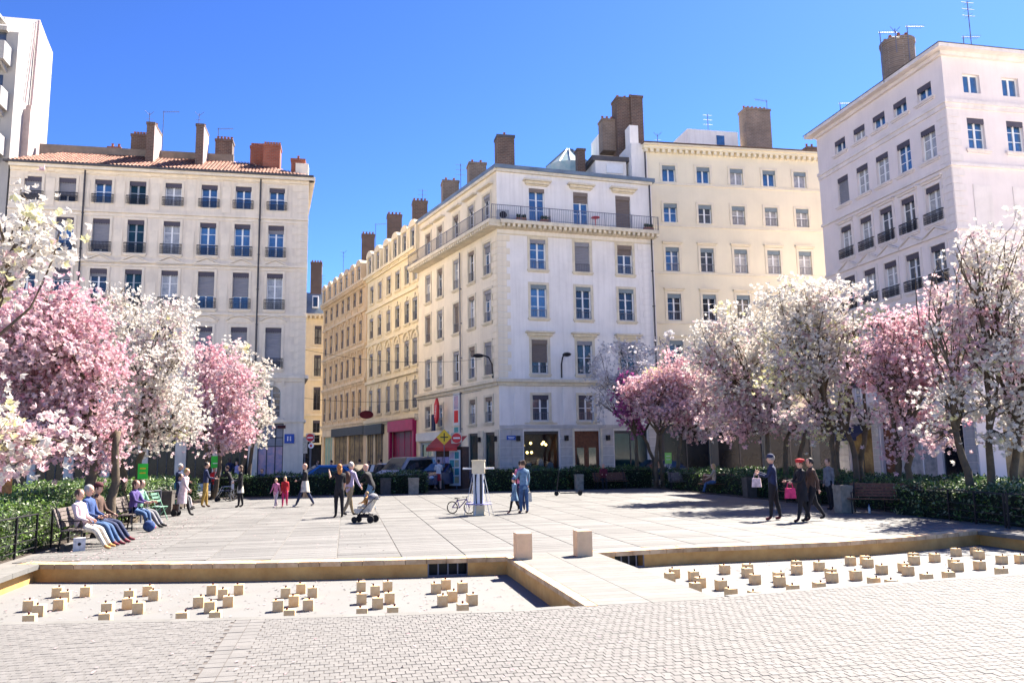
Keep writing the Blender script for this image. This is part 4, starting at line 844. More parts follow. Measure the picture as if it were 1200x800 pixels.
for F_, e0, e1 in ((fr, 0, .0), (fr2, 0, 0)):
    for z0, z1, p in ((19.75, 19.95, .14), (19.5, 19.75, .07), (16.35, 16.5, .12), (12.98, 13.12, .1), (9.9, 10.05, .1), (6.6, 6.8, .12), (3.75, 4.1, .25)):
        if F_ is fr2 and z1 < 12: continue
        band(F_, z0, z1, p, 'trim_right', ends=(e0, p-.002 if F_ is fr else 0))
    band(F_, 22.35, 22.55, .2, 'trim_right', 'cornice', ends=(0, .198 if F_ is fr else 0)); band(F_, 22.55, 22.75, .6, 'trim_right', 'cornice', ends=(.5 if F_ is fr else 0, .598 if F_ is fr else 0))
quoins(fr, 10.75, .74, 4.2, 19.4, 'trim_right', 38, p=.03); quoins(fr2, 0.001, .74, 4.2, 19.4, 'trim_right', 38, p=.03)
for a, b, m_, fm in ((1.2, 3.4, 'interior_gold', 'frame_dark'), (6.2, 8.6, 'pane_curtain', 'frame_white'), (9.0, 10.6, 'shop_dark', 'frame_dark')): shopglass(fr, a, b, .3, 3.5, 2 if b-a > 2 else 1, m_, frame=fm)
k = MB(); k.box(0, 1.4, .2, .26, 0, 3.35); o = fr.part(k, 'door', 'door_brown', u=4.2, z=.15)
for q_ in (.12, .78): k = MB(); k.box(q_, q_+.5, .185, .2, .3, 3.0); build(k, 'door_panel', 'door_brown', o)
k = MB(); k.add([(1.1, -.02, 3.4), (3.5, -.02, 3.4), (3.5, -1.1, 2.7), (1.1, -1.1, 2.7), (1.1, -1.1, 2.5), (3.5, -1.1, 2.5)], [(0,1,2,3), (3,2,5,4)]); fr.part(k, 'awning', 'cl_navy')
stone_piers(fr, [(.05, 1.15), (3.5, 4.1), (5.7, 6.1), (10.7, 11.45)], .1, 3.6, 'stone_grey', 9)
shopglass(fr2, 1.5, 4, .3, 3.5, 2, 'interior_gold'); shopglass(fr2, 5, 9, .3, 3.5, 2, 'pane_dark')
boxwall(RB, [(30.7, 34.6), (40.9, 34.6), (40.9, 45.6), (30.7, 45.6)], 3.6, 22.6, 'render_right'); fb = Fac((41.0, 45.7), (30.3, 45.7), RB); fb.part(wall_mb(10.7, 22.7, []), 'wall', 'render_right')
k = MB(); q0 = RB.location; k.add([(30.3-.65-q0.x, -.65, 22.77), (41.2-q0.x, -.65, 22.77), (41.2-q0.x, 12.1, 22.77), (-.65, 12.1, 22.77), (3, 3.5, 24.1), (8, 3.5, 24.1), (8, 8.5, 24.1), (3, 8.5, 24.1)], [(0,1,5,4), (1,2,6,5), (2,3,7,6), (3,0,4,7), (4,5,6,7), (3,2,1,0)]); build(k, 'roof', 'zinc_dark', RB)
a = onX(1052, 60, 33.4); rad_ = .98; zt = onX(1052, 50, 33.4).z; k = MB(); k.lathe([(rad_, 22.5), (rad_, zt-.25), (rad_*1.06, zt-.2), (rad_*1.06, zt)], 20, (a.x-q0.x, a.y-q0.y, 0))
for i in range(9): t = 2*PI*i/9; k.lathe([(.1, zt), (.12, zt+.05), (.09, zt+.3)], 8, (a.x-q0.x+.7*math.cos(t), a.y-q0.y+.7*math.sin(t), 0), 1)
build(k, 'chimney', ['brick_brown', 'pot'], RB)
for i, (px, pt, pb, Y, kd, lb, fl) in enumerate(((190, 130, 172, 60.5, 0, 'thin mast with a long arm behind the tall chimney of the left building', 1), (233, 133, 146, 59.5, 2, 'small forked aerial on top of the second tall chimney', 1), (255, 150, 178, 62, 0, 'yagi aerial just right of the middle chimneys on the left roof', 1), (175, 132, 143, 59.5, 2, 'short forked aerial on the first tall chimney', -1),
    (377, 322, 345, 98, 1, 'ladder aerial above the house closing the street', 1), (402, 295, 330, 86, 2, 'thin mast at the far end of the ochre building roof', 1), (440, 262, 285, 80, 0, 'aerial with short arm between the street chimneys', 1), (495, 222, 236, 68, 1, 'cross-shaped aerial on the nearest street chimney', 1), (540, 192, 232, 60, 1, 'tall aerial between the brown chimneys of the corner building', 1),
    (771, 157, 172, 56, 2, 'small aerial on the left end of the yellow building roof', 1), (830, 134, 154, 58, 1, 'aerial standing on the white rooftop room', 1), (902, 118, 178, 57.5, 0, 'long-armed aerial beside the big brown chimney', -1), (1035, 37, 85, 37.5, 0, 'bent aerial left of the round chimney at right', 1), (1050, 34, 50, 37.5, 2, 'short aerial on top of the round chimney', 1), (1066, 30, 66, 37.5, 0, 'tilted aerial right of the round chimney', 1), (1139, 2, 58, 36, 1, 'tallest mast on the right building roof', 1), (1130, 42, 56, 36.5, 0, 'small aerial left of the tallest mast at right', 1), (985, 120, 130, 45, 0, 'tiny aerial at the left end of the right building roof', 1))):
    antenna(px, pt, pb, Y, kd, lb, fl)
for za, zb, lb in ((6.1, 6.3, 'lower sagging cable strung across the side street'), (9.5, 8.4, 'upper sagging cable strung across the side street')):
    a = Vector((-2.9, 57.8, za)); b = Vector((8.9, 53.2, zb)); k = MB(); P = [a.lerp(b, t)-Vector((0, 0, .5*4*t*(1-t))) for t in np.linspace(0, 1, 13)]; k.tube(P, .012, 5); tag(build(k, 'overhead_cable', 'iron'), lb, 'cable', 'cables across the street')
# ------------------------------------------------------------------ vegetation
def rotmats(n, tilt=PI):
    a = RNG.uniform(0, 2*PI, n); b = RNG.uniform(0, tilt, n); c = RNG.uniform(0, 2*PI, n)
    ca, sa, cb, sb, cc, sc = np.cos(a), np.sin(a), np.cos(b), np.sin(b), np.cos(c), np.sin(c)
    Rz = np.stack([np.stack([ca, -sa, 0*ca], -1), np.stack([sa, ca, 0*ca], -1), np.stack([0*ca, 0*ca, 1+0*ca], -1)], 1)
    Rx = np.stack([np.stack([1+0*cb, 0*cb, 0*cb], -1), np.stack([0*cb, cb, -sb], -1), np.stack([0*cb, sb, cb], -1)], 1)
    R2 = np.stack([np.stack([cc, -sc, 0*cc], -1), np.stack([sc, cc, 0*cc], -1), np.stack([0*cc, 0*cc, 1+0*cc], -1)], 1)
    return Rz @ Rx @ R2
def flower_template(n, open_=.75):
    V = []; F = []
    for k in range(n):
        t = 2*PI*k/n; t += .25*(k % 2); d = np.array([math.cos(t), math.sin(t), 0]); s = np.array([-math.sin(t), math.cos(t), 0]); up = np.array([0, 0, 1.])
        b = len(V); V += [d*.05, d*.5*open_+s*.27+up*.42, d*1.0*open_+up*(.62+.15*(k % 2)), d*.5*open_-s*.27+up*.42]; F.append((b, b+1, b+2, b+3))
    return np.array(V), np.array(F)
def scatter(P, size, tmpl, tilt=PI*.75):
    TV, TF = tmpl; n = len(P); R = rotmats(n, tilt); s = np.asarray(size)
    V = (np.einsum('nij,kj->nki', R, TV) * s[:, None, None] + P[:, None, :]).reshape(-1, 3)
    F = (TF[None] + (np.arange(n)*len(TV))[:, None, None]).reshape(-1, TF.shape[1]); return V, F
LEAF = (np.array([(0, 0, 0), (.28, .45, .08), (0, 1, 0), (-.28, .45, .08)], float), np.array([(0, 1, 2, 3)]))
CURVE_T = np.linspace(0, 1, 5)
def limb(mb, a, b, r0, r1, sag=.12, n=6, seg=5):
    a = Vector(a); b = Vector(b); L = (b-a).length; P = []
    off = Vector((random.uniform(-1, 1), random.uniform(-1, 1), random.uniform(-.2, .6)))*L*sag
    for i in range(seg+1):
        t = i/seg; P.append(a.lerp(b, t) + off*math.sin(PI*t) + Vector((random.uniform(-1,1), random.uniform(-1,1), random.uniform(-1,1)))*L*.02*(0 < i < seg))
    mb.tube(P, [r0+(r1-r0)*i/seg for i in range(seg+1)], n); return P
def tree(label, D, stems, blobs, density, size, seed, group='flowering magnolia trees', near_t=False, bare=0.0, spread=1.0, dz=1.0):
    """stems: (px, tilt px) at ground; blobs: (px, py, rx, ry, material weights dict) in the plan at distance D"""
    random.seed(seed); global RNG; RNG = np.random.default_rng(seed)
    base = [atD(px, 545, D+random.uniform(-.3, .3)) for px, _ in stems]
    for b in base: b.z = 0
    root = thing('magnolia_tree', label, 'tree', base[0], 0, group); o = root.location
    tb = MB(); bb = MB(); tops = []; m2p = D/FOC
    for b, (px, lean) in zip(base, stems):
        top = atD(px+lean, 505, D); top.z = max(1.5, min(top.z, 3.0)); P = limb(tb, b-o, top-o, .13*spread, .085*spread, .06, 9, 6); tops.append(P[-1])
        tb.tube([b-o+Vector((0,0,-.1)), b-o+Vector((0,0,.12))], [.2*spread, .14*spread], 9)
    for t_ in tops:
        bl_ = min(blobs, key=lambda b: (atD(b[0], b[1], D)-o-t_).length); limb(bb, t_, atD(bl_[0]+random.uniform(-.5, .5)*bl_[2], bl_[1], D)-o, .075*spread, .02, .1, 7, 7)
    mats = sorted({k for bl in blobs for k in bl[4]}); PT = []; MI = []; SZ = []; cnt = 0
    fw = Vector((math.sin(YAW), math.cos(YAW), 0)); rt = Vector((math.cos(YAW), -math.sin(YAW), 0))
    for (px, py, rx, ry, wt) in blobs:
        rxm, rym = rx*m2p, ry*m2p; rd = (rxm+rym)/2*1.15*dz; c = atD(px, py, D) + fw*random.uniform(-.4, .4)*dz - o
        tp = min(tops, key=lambda t: (t-c).length); st = tp
        P = limb(bb, st, c - (c-st)*.15, .07*spread, .03*spread, .10, 7, 7); joints = P[3:]
        subs = []
        for k in range(max(3, int(5+rx/12))):
            v = Vector((random.gauss(0, 1), random.gauss(0, 1), random.gauss(.35, 1))).normalized()*random.uniform(.6, 1.05)
            e = c + rt*v.x*rxm + fw*v.y*rd + Vector((0, 0, v.z*rym)); j = random.choice(joints); Q = limb(bb, j, e, .028*spread, .010, .14, 5, 5); subs += Q[1:]
        vol = rxm*rym*rd*4.2; nc = max(8, int(vol*density*1.55)); wk = list(wt.keys()); wv = [wt[k] for k in wk]
        for k in range(nc):
            v = Vector((random.gauss(0, 1), random.gauss(0, 1), random.gauss(0, 1))).normalized()*(random.random()**.42)*random.uniform(.95, 1.22)*(random.uniform(1.12, 1.4) if random.random() < .13 else 1)
            e = c + rt*v.x*rxm + fw*v.y*rd + Vector((0, 0, v.z*rym))
            j = min(random.sample(subs, min(7, len(subs))), key=lambda q: (q-e).length)
            mid = j.lerp(e, .5)+Vector((random.uniform(-.1,.1), random.uniform(-.1,.1), random.uniform(-.15,.02)))
            bb.tube([j, mid, e], [.011, .008, .005], 3, cap=False)
            if random.random() < bare: continue
            n = int(np.clip(random.gauss(15, 5), 5, 28)); r_ = random.uniform(.14, .30); ax = (e-mid).normalized()
            pts = RNG.normal(0, 1, (n, 3))*np.array([r_, r_, r_*.8]) + np.array(e) - np.array(ax)*RNG.uniform(0, .35, (n, 1))
            m_ = mats.index(random.choices(wk, wv)[0]); PT.append(pts); MI += [m_ if random.random() < .82 else mats.index(random.choices(wk, wv)[0]) for _ in range(n)]; SZ += list(RNG.uniform(.65, 1.25, n)*size)
    build(tb, 'trunk', 'bark', root, smooth=True); build(bb, 'branch', 'bark', root, kind='stuff', smooth=True)
    PT = np.concatenate(PT); tm = flower_template(6 if near_t else 5, .8); V, F = scatter(PT, SZ, tm)
    k = len(tm[1]); link('crown', npmesh('crown', V, F, mats, np.repeat(MI, k), np.repeat(RNG.random(len(PT)), k)), root, kind='stuff'); return root
PK = {'petal_pink': .50, 'petal_pale': .42, 'petal_deep': .08}; WH = {'petal_white': .8, 'petal_pale': .1, 'petal_cream': .03}; PW = {'petal_pale': .5, 'petal_white': .35, 'petal_pink': .15}; YW = {'petal_white': .5, 'petal_cream': .3, 'petal_pale': .2}
tree('nearest white magnolia reaching in from the left edge around the pink crown', 12.5, [(-95, 30)], [(5, 250, 40, 32, WH), (40, 285, 32, 32, WH), (-20, 300, 50, 40, WH), (18, 325, 24, 18, YW), (15, 500, 55, 40, YW), (50, 522, 48, 26, PW), (0, 538, 42, 20, PW), (-40, 420, 40, 60, PW)], 9.5, .098, 3, near_t=True)
tree('large deep pink magnolia with dense crown behind the seated people at left', 21.5, [(118, -8), (128, 10)], [(60, 395, 62, 52, PK), (20, 440, 55, 55, PK), (105, 440, 36, 52, PK), (112, 520, 28, 40, PK), (60, 355, 34, 26, PK), (75, 490, 52, 52, PK), (20, 380, 40, 30, PK), (30, 500, 40, 40, PK)], 10.0, .10, 4, near_t=True)
tree('spreading white magnolia with dark forked limbs between two pink crowns at left', 26, [(98, 4), (146, -10), (158, 14)], [(130, 355, 38, 24, WH), (185, 380, 36, 32, WH), (180, 432, 46, 44, WH), (160, 480, 42, 42, PW), (205, 490, 34, 36, WH), (150, 515, 40, 22, WH), (222, 505, 22, 20, WH), (130, 400, 38, 34, WH), (210, 410, 20, 30, WH)], 6.6, .10, 5)
tree('rose pink magnolia at the right end of the left row', 40, [(243, -2), (250, 8)], [(242, 425, 24, 24, PK), (262, 462, 30, 42, PK), (240, 480, 24, 38, PK), (280, 495, 22, 32, PK), (262, 510, 18, 20, PK)], 4.2, .145, 6)
tree('white magnolia behind the rose one, closest to the street corner', 44, [(284, 3), (292, 6)], [(282, 412, 20, 16, WH), (300, 445, 16, 28, WH), (306, 485, 14, 28, WH), (288, 440, 20, 24, WH), (300, 512, 12, 12, WH), (270, 425, 18, 20, WH)], 3.8, .145, 7)
tree('sparse greyish shaded magnolia in front of the corner building', 48.5, [(768, -15)], [(708, 440, 20, 36, {'petal_grey': 1}), (742, 412, 32, 18, {'petal_grey': 1}), (785, 412, 24, 20, {'petal_grey': 1}), (700, 470, 14, 26, {'petal_grey': 1}), (745, 450, 34, 28, {'petal_grey': 1})], 1.5, .14, 8, bare=.15)  # white blossoms greyed: the building's shade is put into the petal colour
tree('small purple magnolia low beside the corner building', 47.5, [(748, -4)], [(736, 455, 11, 18, {'petal_magenta': 1}), (724, 478, 10, 18, {'petal_magenta': 1}), (742, 490, 20, 14, {'petal_magenta': 1})], 3.0, .16, 9)
tree('salmon pink magnolia at the left end of the right row', 45.5, [(778, -4), (768, 3), (792, 6)], [(765, 458, 28, 22, PK), (800, 442, 34, 26, PK), (785, 482, 40, 16, PK), (832, 455, 34, 28, PW), (770, 436, 9, 6, {'petal_cream': 1}), (820, 480, 34, 20, PK), (750, 470, 22, 20, PK), (785, 460, 34, 26, PK), (745, 455, 20, 18, PK), (815, 505, 32, 12, PW), (850, 480, 30, 20, PW)], 3.6, .145, 10)
tree('broad white magnolia with dark upright limbs, second in the right row', 34, [(905, -6), (922, 4), (930, 14)], [(828, 388, 20, 16, WH), (855, 378, 32, 22, WH), (872, 420, 46, 32, WH), (836, 430, 32, 28, PW), (882, 458, 48, 26, PW), (868, 490, 40, 18, PW), (918, 430, 38, 34, WH), (815, 412, 24, 22, WH), (905, 485, 38, 22, PW), (860, 510, 26, 12, PK), (935, 500, 24, 18, PW), (845, 470, 36, 24, PW), (900, 395, 34, 26, WH)], 4.2, .128, 12)
tree('pale cream flowered magnolia mostly hidden behind its neighbours', 36, [(978, 4)], [(1010, 372, 22, 13, {'petal_cream': 1}), (1046, 370, 24, 11, {'petal_cream': 1}), (985, 392, 14, 20, {'petal_cream': 1}), (960, 440, 30, 34, {'petal_magenta': .3, 'petal_grey': .7})], 2.6, .13, 13, bare=.1)
tree('tall airy white magnolia in the middle of the right row', 30, [(1000, -8), (1012, 2), (990, -14)], [(930, 352, 42, 30, WH), (978, 343, 38, 24, WH), (942, 400, 42, 36, WH), (1002, 368, 18, 20, WH), (922, 440, 38, 30, YW), (965, 425, 36, 38, WH), (985, 470, 26, 30, YW), (905, 375, 34, 28, WH), (1005, 400, 30, 28, YW), (950, 480, 34, 22, PW), (960, 370, 40, 30, WH), (965, 505, 30, 14, YW), (1018, 490, 24, 18, YW)], 4.2, .12, 14, bare=.05)
tree('dense rose pink magnolia beside the last big tree at right', 27.5, [(1046, 2), (1058, 8)], [(1035, 400, 30, 28, PK), (1075, 398, 38, 36, PK), (1032, 445, 30, 26, PK), (1082, 450, 42, 30, PK), (1060, 485, 36, 18, PK), (1100, 375, 30, 24, PK), (1050, 375, 30, 20, PK), (1015, 420, 24, 22, PK), (1110, 420, 34, 32, PK), (1055, 430, 40, 30, PK), (1075, 505, 34, 18, PK), (1050, 520, 20, 16, PK), (1100, 490, 30, 20, PK)], 5.6, .108, 15)
tree('biggest white and pale pink magnolia over the right edge with leaning trunks', 23.5, [(1138, -18), (1150, 10), (1182, 12)], [(1150, 295, 34, 26, WH), (1188, 285, 34, 36, WH), (1108, 325, 28, 24, PW), (1142, 355, 38, 34, PW), (1192, 360, 40, 50, WH), (1122, 425, 40, 32, PW), (1165, 465, 45, 30, WH), (1200, 440, 40, 46, PW), (1125, 482, 34, 22, WH), (1230, 330, 30, 50, WH), (1095, 375, 26, 26, PW), (1165, 330, 36, 32, WH), (1125, 385, 34, 30, PW), (1160, 415, 42, 34, WH), (1195, 490, 40, 24, WH), (1135, 300, 26, 24, WH), (1190, 400, 34, 36, PW), (1115, 455, 34, 30, WH), (1105, 508, 32, 18, PW), (1172, 512, 34, 16, WH)], 3.8, .11, 16, near_t=True, bare=.05)
random.seed(20)
def hedge(label, x0, x1, y0, y1, h, mat_w, dens=150, size=.09, lump=.12):
    global RNG; RNG = np.random.default_rng(int(abs(x0*7+y0*13))+3)
    t = thing('hedge', label, 'hedge', (x0, y0, 0), 0, 'clipped hedges round the square'); W, L = x1-x0, y1-y0
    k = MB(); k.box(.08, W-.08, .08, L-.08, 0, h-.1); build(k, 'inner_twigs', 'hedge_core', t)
    nt_ = int(W*L*dens); nf = int(2*(W+L)*h*dens*1.1)
    X = RNG.uniform(0, W, nt_); Y = RNG.uniform(0, L, nt_); T = np.stack([X, Y, h+lump*np.sin(X*2.1+1)*np.sin(Y*1.7)+RNG.normal(0, .05, nt_)], 1)
    s = RNG.uniform(0, 2*(W+L), nf); z = RNG.uniform(.02, h, nf); e = RNG.normal(0, .05, nf)
    Fx = np.where(s < W, s, np.where(s < W+L, W+e, np.where(s < 2*W+L, s-W-L, e))); Fy = np.where(s < W, e, np.where(s < W+L, s-W, np.where(s < 2*W+L, L+e, s-2*W-L)))
    P = np.concatenate([T, np.stack([Fx, Fy, z], 1)]); V, F = scatter(P, RNG.uniform(.7, 1.3, len(P))*size, LEAF, PI*.6)
    mk = list(mat_w); mi = RNG.choice(len(mk), len(P), p=[mat_w[q] for q in mk]); link('leaves', npmesh('leaves', V, F, mk, mi, RNG.random(len(P))), t, kind='stuff')
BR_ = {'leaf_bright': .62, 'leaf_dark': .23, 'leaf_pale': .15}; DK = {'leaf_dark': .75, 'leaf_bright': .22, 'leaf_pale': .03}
hedge('bright clipped hedge along the near left railing', -11.5, -6.75, 16.3, 20.5, .95, BR_, 330, .085)
hedge('bright clipped hedge behind the seated people at left', -11.5, -6.9, 20.9, 29.5, 1.0, BR_, 230, .09)
hedge('clipped hedge beyond the planter at far left', -12, -7.2, 30, 43, 1.05, BR_, 110, .12)
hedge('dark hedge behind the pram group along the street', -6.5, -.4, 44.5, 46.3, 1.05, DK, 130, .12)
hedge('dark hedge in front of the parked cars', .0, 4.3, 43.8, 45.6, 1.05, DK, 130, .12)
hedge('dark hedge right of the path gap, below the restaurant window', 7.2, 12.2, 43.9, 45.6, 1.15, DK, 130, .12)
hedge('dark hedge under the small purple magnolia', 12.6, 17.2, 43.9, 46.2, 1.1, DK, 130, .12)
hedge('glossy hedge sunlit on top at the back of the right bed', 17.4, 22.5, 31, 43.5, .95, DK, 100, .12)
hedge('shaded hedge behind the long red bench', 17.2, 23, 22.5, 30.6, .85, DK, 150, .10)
hedge('pale leaved hedge beside the right railing', 16.4, 21.5, 16.6, 22.1, .85, {'leaf_dark': .5, 'leaf_bright': .3, 'leaf_pale': .2}, 200, .10)
# fallen petals
def litter(name, regs, n, size, zoff=.012):
    P = []
    for (x0, x1, y0, y1, wgt, z) in regs:
        k = int(n*wgt); P.append(np.stack([RNG.uniform(x0, x1, k), RNG.uniform(y0, y1, k)**1.0, np.full(k, z)], 1))
    P = np.concatenate(P); V, F = scatter(P, RNG.uniform(.6, 1.4, len(P))*size, LEAF, .35); link(name, npmesh(name, V, F, ['petal_litter'], tint=RNG.random(len(P))), kind='stuff')
litter('fallen_petals', [(-6.2, -4.2, 17.2, 30, .35, .012), (-6.2, 1, 17.2, 42, .2, .012), (-6, 2.9, 11.0, 16, .3, PZ+.01), (5, 15, 11, 15.6, .15, PZ+.01), (-6, 3, 6, 10, .04, .012), (12, 16.4, 17.5, 40, .2, .012), (8, 15, 11.4, 15.2, .08, PZ+.01), (-9, -6.3, 13, 17, .1, .012)], 2600, .05)
# ------------------------------------------------------------------ stone cubes in the basin
C7 = [(362,152),(543,148),(410,178),(182,235),(243,265),(375,228),(180,328),(825,170),(942,142),(982,170),(683,252),(815,222),(880,250),(668,318),(1160,312)]
C6 = [(262,137),(435,134),(333,162),(175,212),(250,242),(365,208),(283,308),(733,155),(832,128),(908,152),(685,235),(787,205),(880,230),(760,295)]
C8 = [(127,224),(297,222),(217,250),(130,300),(310,296),(233,327),(133,393),(330,386),(608,235),(672,210),(778,230),(650,312),(712,284),(840,305),(780,368)]
C4 = [(175,142),(145,168),(298,158),(340,198),(310,232),(497,118),(474,215),(540,268),(645,112),(642,138),(692,178),(845,165),(850,192),(937,245),(958,92),(960,120),(1103,98),(1105,230),(690,285)]
C5 = [(195,110),(283,105),(297,122),(380,158),(80,180),(88,203),(228,192),(335,232),(510,148),(535,165),(565,88),(570,106),(690,92),(645,210),(440,246),(775,198),(815,60),(930,56),(950,75),(805,125),(825,142),(955,135),(1085,102),(1085,176),(1195,98)]
cubes = [(x/5.4545, 660+y/5.4545) for x, y in C7]+[(200+x/5.4545, 660+y/5.4545) for x, y in C6]+[(400+x/5.4545, 640+y/5.4545) for x, y in C8]+[(760+x/5.4545, 640+y/5.4545) for x, y in C4]+[(960+x/5, 630+y/5) for x, y in C5]
CH = .165; pts = []
for x, y in cubes:
    p = Zp(x, y+.5, PZ+CH)
    if any((p-q).length < .19 for q, _ in pts): continue
    pts.append((p, x))
cl_edges = [0, 45, 115, 200, 290, 400, 480, 585, 760, 855, 935, 990, 1065, 1115, 1260]; names = ['first', 'second', 'third', 'fourth', 'fifth', 'sixth', 'seventh']; ordn = ['farthest', 'second farthest', 'third farthest', 'fourth farthest', 'fifth farthest', 'sixth farthest', 'seventh farthest', 'eighth farthest', 'ninth farthest', 'tenth farthest', 'eleventh farthest', 'twelfth farthest']
groups = {}
for p, x in pts:
    for i in range(len(cl_edges)-1):
        if cl_edges[i] <= x < cl_edges[i+1]: groups.setdefault(i, []).append(p)
cm = []
for s in range(4):
    k = MB(); e = .008; w_ = .077
    k.lathe([(w_*1.40, 0), (w_*1.414, .01), (w_*1.414, CH-.01), (w_*1.36, CH)], 4)
    cm.append(k.mesh('cube_block', ['sandstone']))
nz = MB(); nz.lathe([(.014, 0), (.016, .015), (.012, .035)], 8); nzm = nz.mesh('nozzle', ['cl_maroon'])
for i, ps in groups.items():
    ps.sort(key=lambda p: -p.y); side = 'left' if cl_edges[i] < 700 else 'right'; ii = i if i < 7 else i-8+0
    for j, p in enumerate(ps):
        lb = f"small sandstone cube, {ordn[j]} back in the {names[max(0, min(6, ii))]} cluster of the {side} basin"
        t = thing('fountain_cube', lb, 'stone cube', (p.x, p.y+w_, PZ), random.uniform(-.06, .06), 'sandstone cubes standing in the drained basin')
        o = link('block', cm[0], t, (0, 0, 0), PI/4); link('nozzle', nzm, t, (random.uniform(-.04, .04), random.uniform(-.04, .02), CH))
for x, y in ((52+480/5.4545-88, 0),):
    pass
for (px, pt, pb, lb) in ((615, 627, 655.5, 'left sandstone bollard at the far end of the footbridge'), (686, 624, 652, 'right sandstone bollard at the far end of the footbridge')):
    p = Zp(px, pb); t = thing('bollard', lb, 'bollard', (p.x, p.y+.16, 0), 0, 'stone bollards by the footbridge'); k = MB(); k.lathe([(.205, 0), (.212, .01), (.212, .47), (.2, .485)], 4)
    o = build(k, 'stone_block', 'bollard', t, rz=PI/4)
# ------------------------------------------------------------------ railings, benches, planters
def railing(label, P, h=.85, bars=3, m='iron', group='low metal railings round the planting'):
    a = Vector((P[0][0], P[0][1], 0)); t = thing('railing', label, 'railing', a, 0, group); L = 0
    for p, q in zip(P[:-1], P[1:]):
        p = Vector((*p, 0))-a; q = Vector((*q, 0))-a; n = max(1, round((q-p).length/1.25))
        for i in range(n+1):
            c = p.lerp(q, i/n); k = MB(); k.box(c.x-.02, c.x+.02, c.y-.02, c.y+.02, 0, h); build(k, 'post', m, t)
        for j in range(bars+1):
            z = h-.02-(0 if j == 0 else .16+.18*j); k = MB(); k.tube([p+Vector((0,0,z)), q+Vector((0,0,z))], .018 if j == 0 else .011, 6); build(k, 'rail', m, t)
railing('low dark railing along the near left hedge beside the first bench', [(-6.62, 15.2), (-6.58, 19.6)]); railing('grey railing beside the green folding chair at left', [(-6.5, 27.3), (-6.3, 30.3)], m='iron_grey', h=.95); railing('low railing along the hedge between the left benches', [(-6.6, 20.6), (-6.6, 26.6)])
railing('dark railing in front of the right hedge, gleaming at the basin corner', [(15.9, 17.3), (16.9, 23.2)], bars=4); railing('short railing beside the right basin coping', [(15.9, 17.2), (15.9, 13.4)], bars=4); railing('railing between the stone planters on the right side', [(17.0, 26.4), (17.1, 30.2)])
def bench(label, x, y, rz, L=1.8, m='bench_wood', slats=5):
    t = thing('park_bench', label, 'bench', (x, y, 0), rz, 'park benches')      # local +y is the front
    se = link('seat', None, t); 
    k = MB(); k.box(-L/2, L/2, -.20, -.17, .40, .43); COL.objects.unlink(se); bpy.data.objects.remove(se)
    for i in range(5):
        k = MB(); y0 = -.2+i*.09; k.box(-L/2, L/2, y0, y0+.075, .42+.004*i, .45+.004*i); build(k, 'seat_slat', m, t)
    for i in range(slats):
        k = MB(); z = .50+i*.085; yb = -.22-.03*i; k.add([(-L/2, yb, z), (L/2, yb, z), (L/2, yb-.02, z+.07), (-L/2, yb-.02, z+.07), (-L/2, yb-.03, z), (L/2, yb-.03, z), (L/2, yb-.05, z+.07), (-L/2, yb-.05, z+.07)], [(0,3,2,1), (4,5,6,7), (0,1,5,4), (3,7,6,2), (0,4,7,3), (1,2,6,5)]); build(k, 'back_slat', m, t)
    for s in (-1, 1):
        x_ = s*(L/2-.12)
        k = MB(); k.tube([(x_, .2, 0), (x_, .2, .42), (x_, .0, .40)], .022, 6); build(k, 'leg', 'iron', t)
        k = MB(); k.tube([(x_, -.27, 0), (x_, -.2, .42), (x_, -.36, .95)], .022, 6); build(k, 'leg', 'iron', t)
        k = MB(); k.tube([(x_, -.27, .64), (x_, .18, .64), (x_, .2, .42)], .018, 6); build(k, 'armrest', 'iron', t)
    return t
bench('dark bench carrying the woman in white and two men at left', -5.95, 20.75, -PI/2, 2.0, 'bench_grey'); bench('dark bench under the couple in purple and green at left', -6.05, 25.4, -PI/2, 1.7, 'bench_grey'); bench('wooden bench beyond the planter where two people sit', -6.6, 34.5, -PI/2, 1.7, 'bench_grey')
p = Zp(1040, 602); bench('long reddish slatted bench standing empty in front of the right hedge', p.x, p.y+.15, PI-1.32+PI*.17, 2.0, 'bench_wood')
for px, py, L, lb, rz in ((628, 574, 1.9, 'dark wooden bench in shade below the restaurant window', PI), (717, 573, 1.9, 'dark wooden bench under the person in burgundy', PI), (803, 574, 1.6, 'weathered grey bench left of the long haired woman', PI-.3), (840, 578, 1.6, 'dark bench under the long haired woman', PI-.9), (935, 590, 1.7, 'dark bench half hidden behind the three walkers at right', PI-1.3), (300, 581, 1.9, 'bench in shade under the person in the blue jacket', PI)):
    p = Zp(px, py); bench(lb, p.x, p.y+.1, rz, L, 'bench_grey' if 'grey' in lb else 'bench_wood')
def planter(label, px, py, w_=.75, h=.8, m='planter_stone', plant=False, nm='stone_planter', cat='planter'):
    p = Zp(px, py); t = thing(nm, label, cat, (p.x, p.y+w_/2, 0), .0, 'stone posts and planters round the square'); k = MB(); a = w_/2
    k.lathe([(a*1.3, 0), (a*1.36, .02), (a*1.414, h-.1)], 4); build(k, 'body', m, t, rz=PI/4); k = MB(); k.lathe([(a*1.47, h-.1), (a*1.5, h-.08), (a*1.5, h), (a*1.2, h)], 4); build(k, 'rim', m, t, rz=PI/4)
    if plant:
        P = RNG.normal(0, 1, (260, 3))*np.array([a*.55, a*.55, .12])+np.array([0, 0, h+.08]); V, F = scatter(P, RNG.uniform(.05, .1, 260), LEAF); link('foliage', npmesh('foliage', V, F, ['leaf_dark'], tint=RNG.random(260)), t)
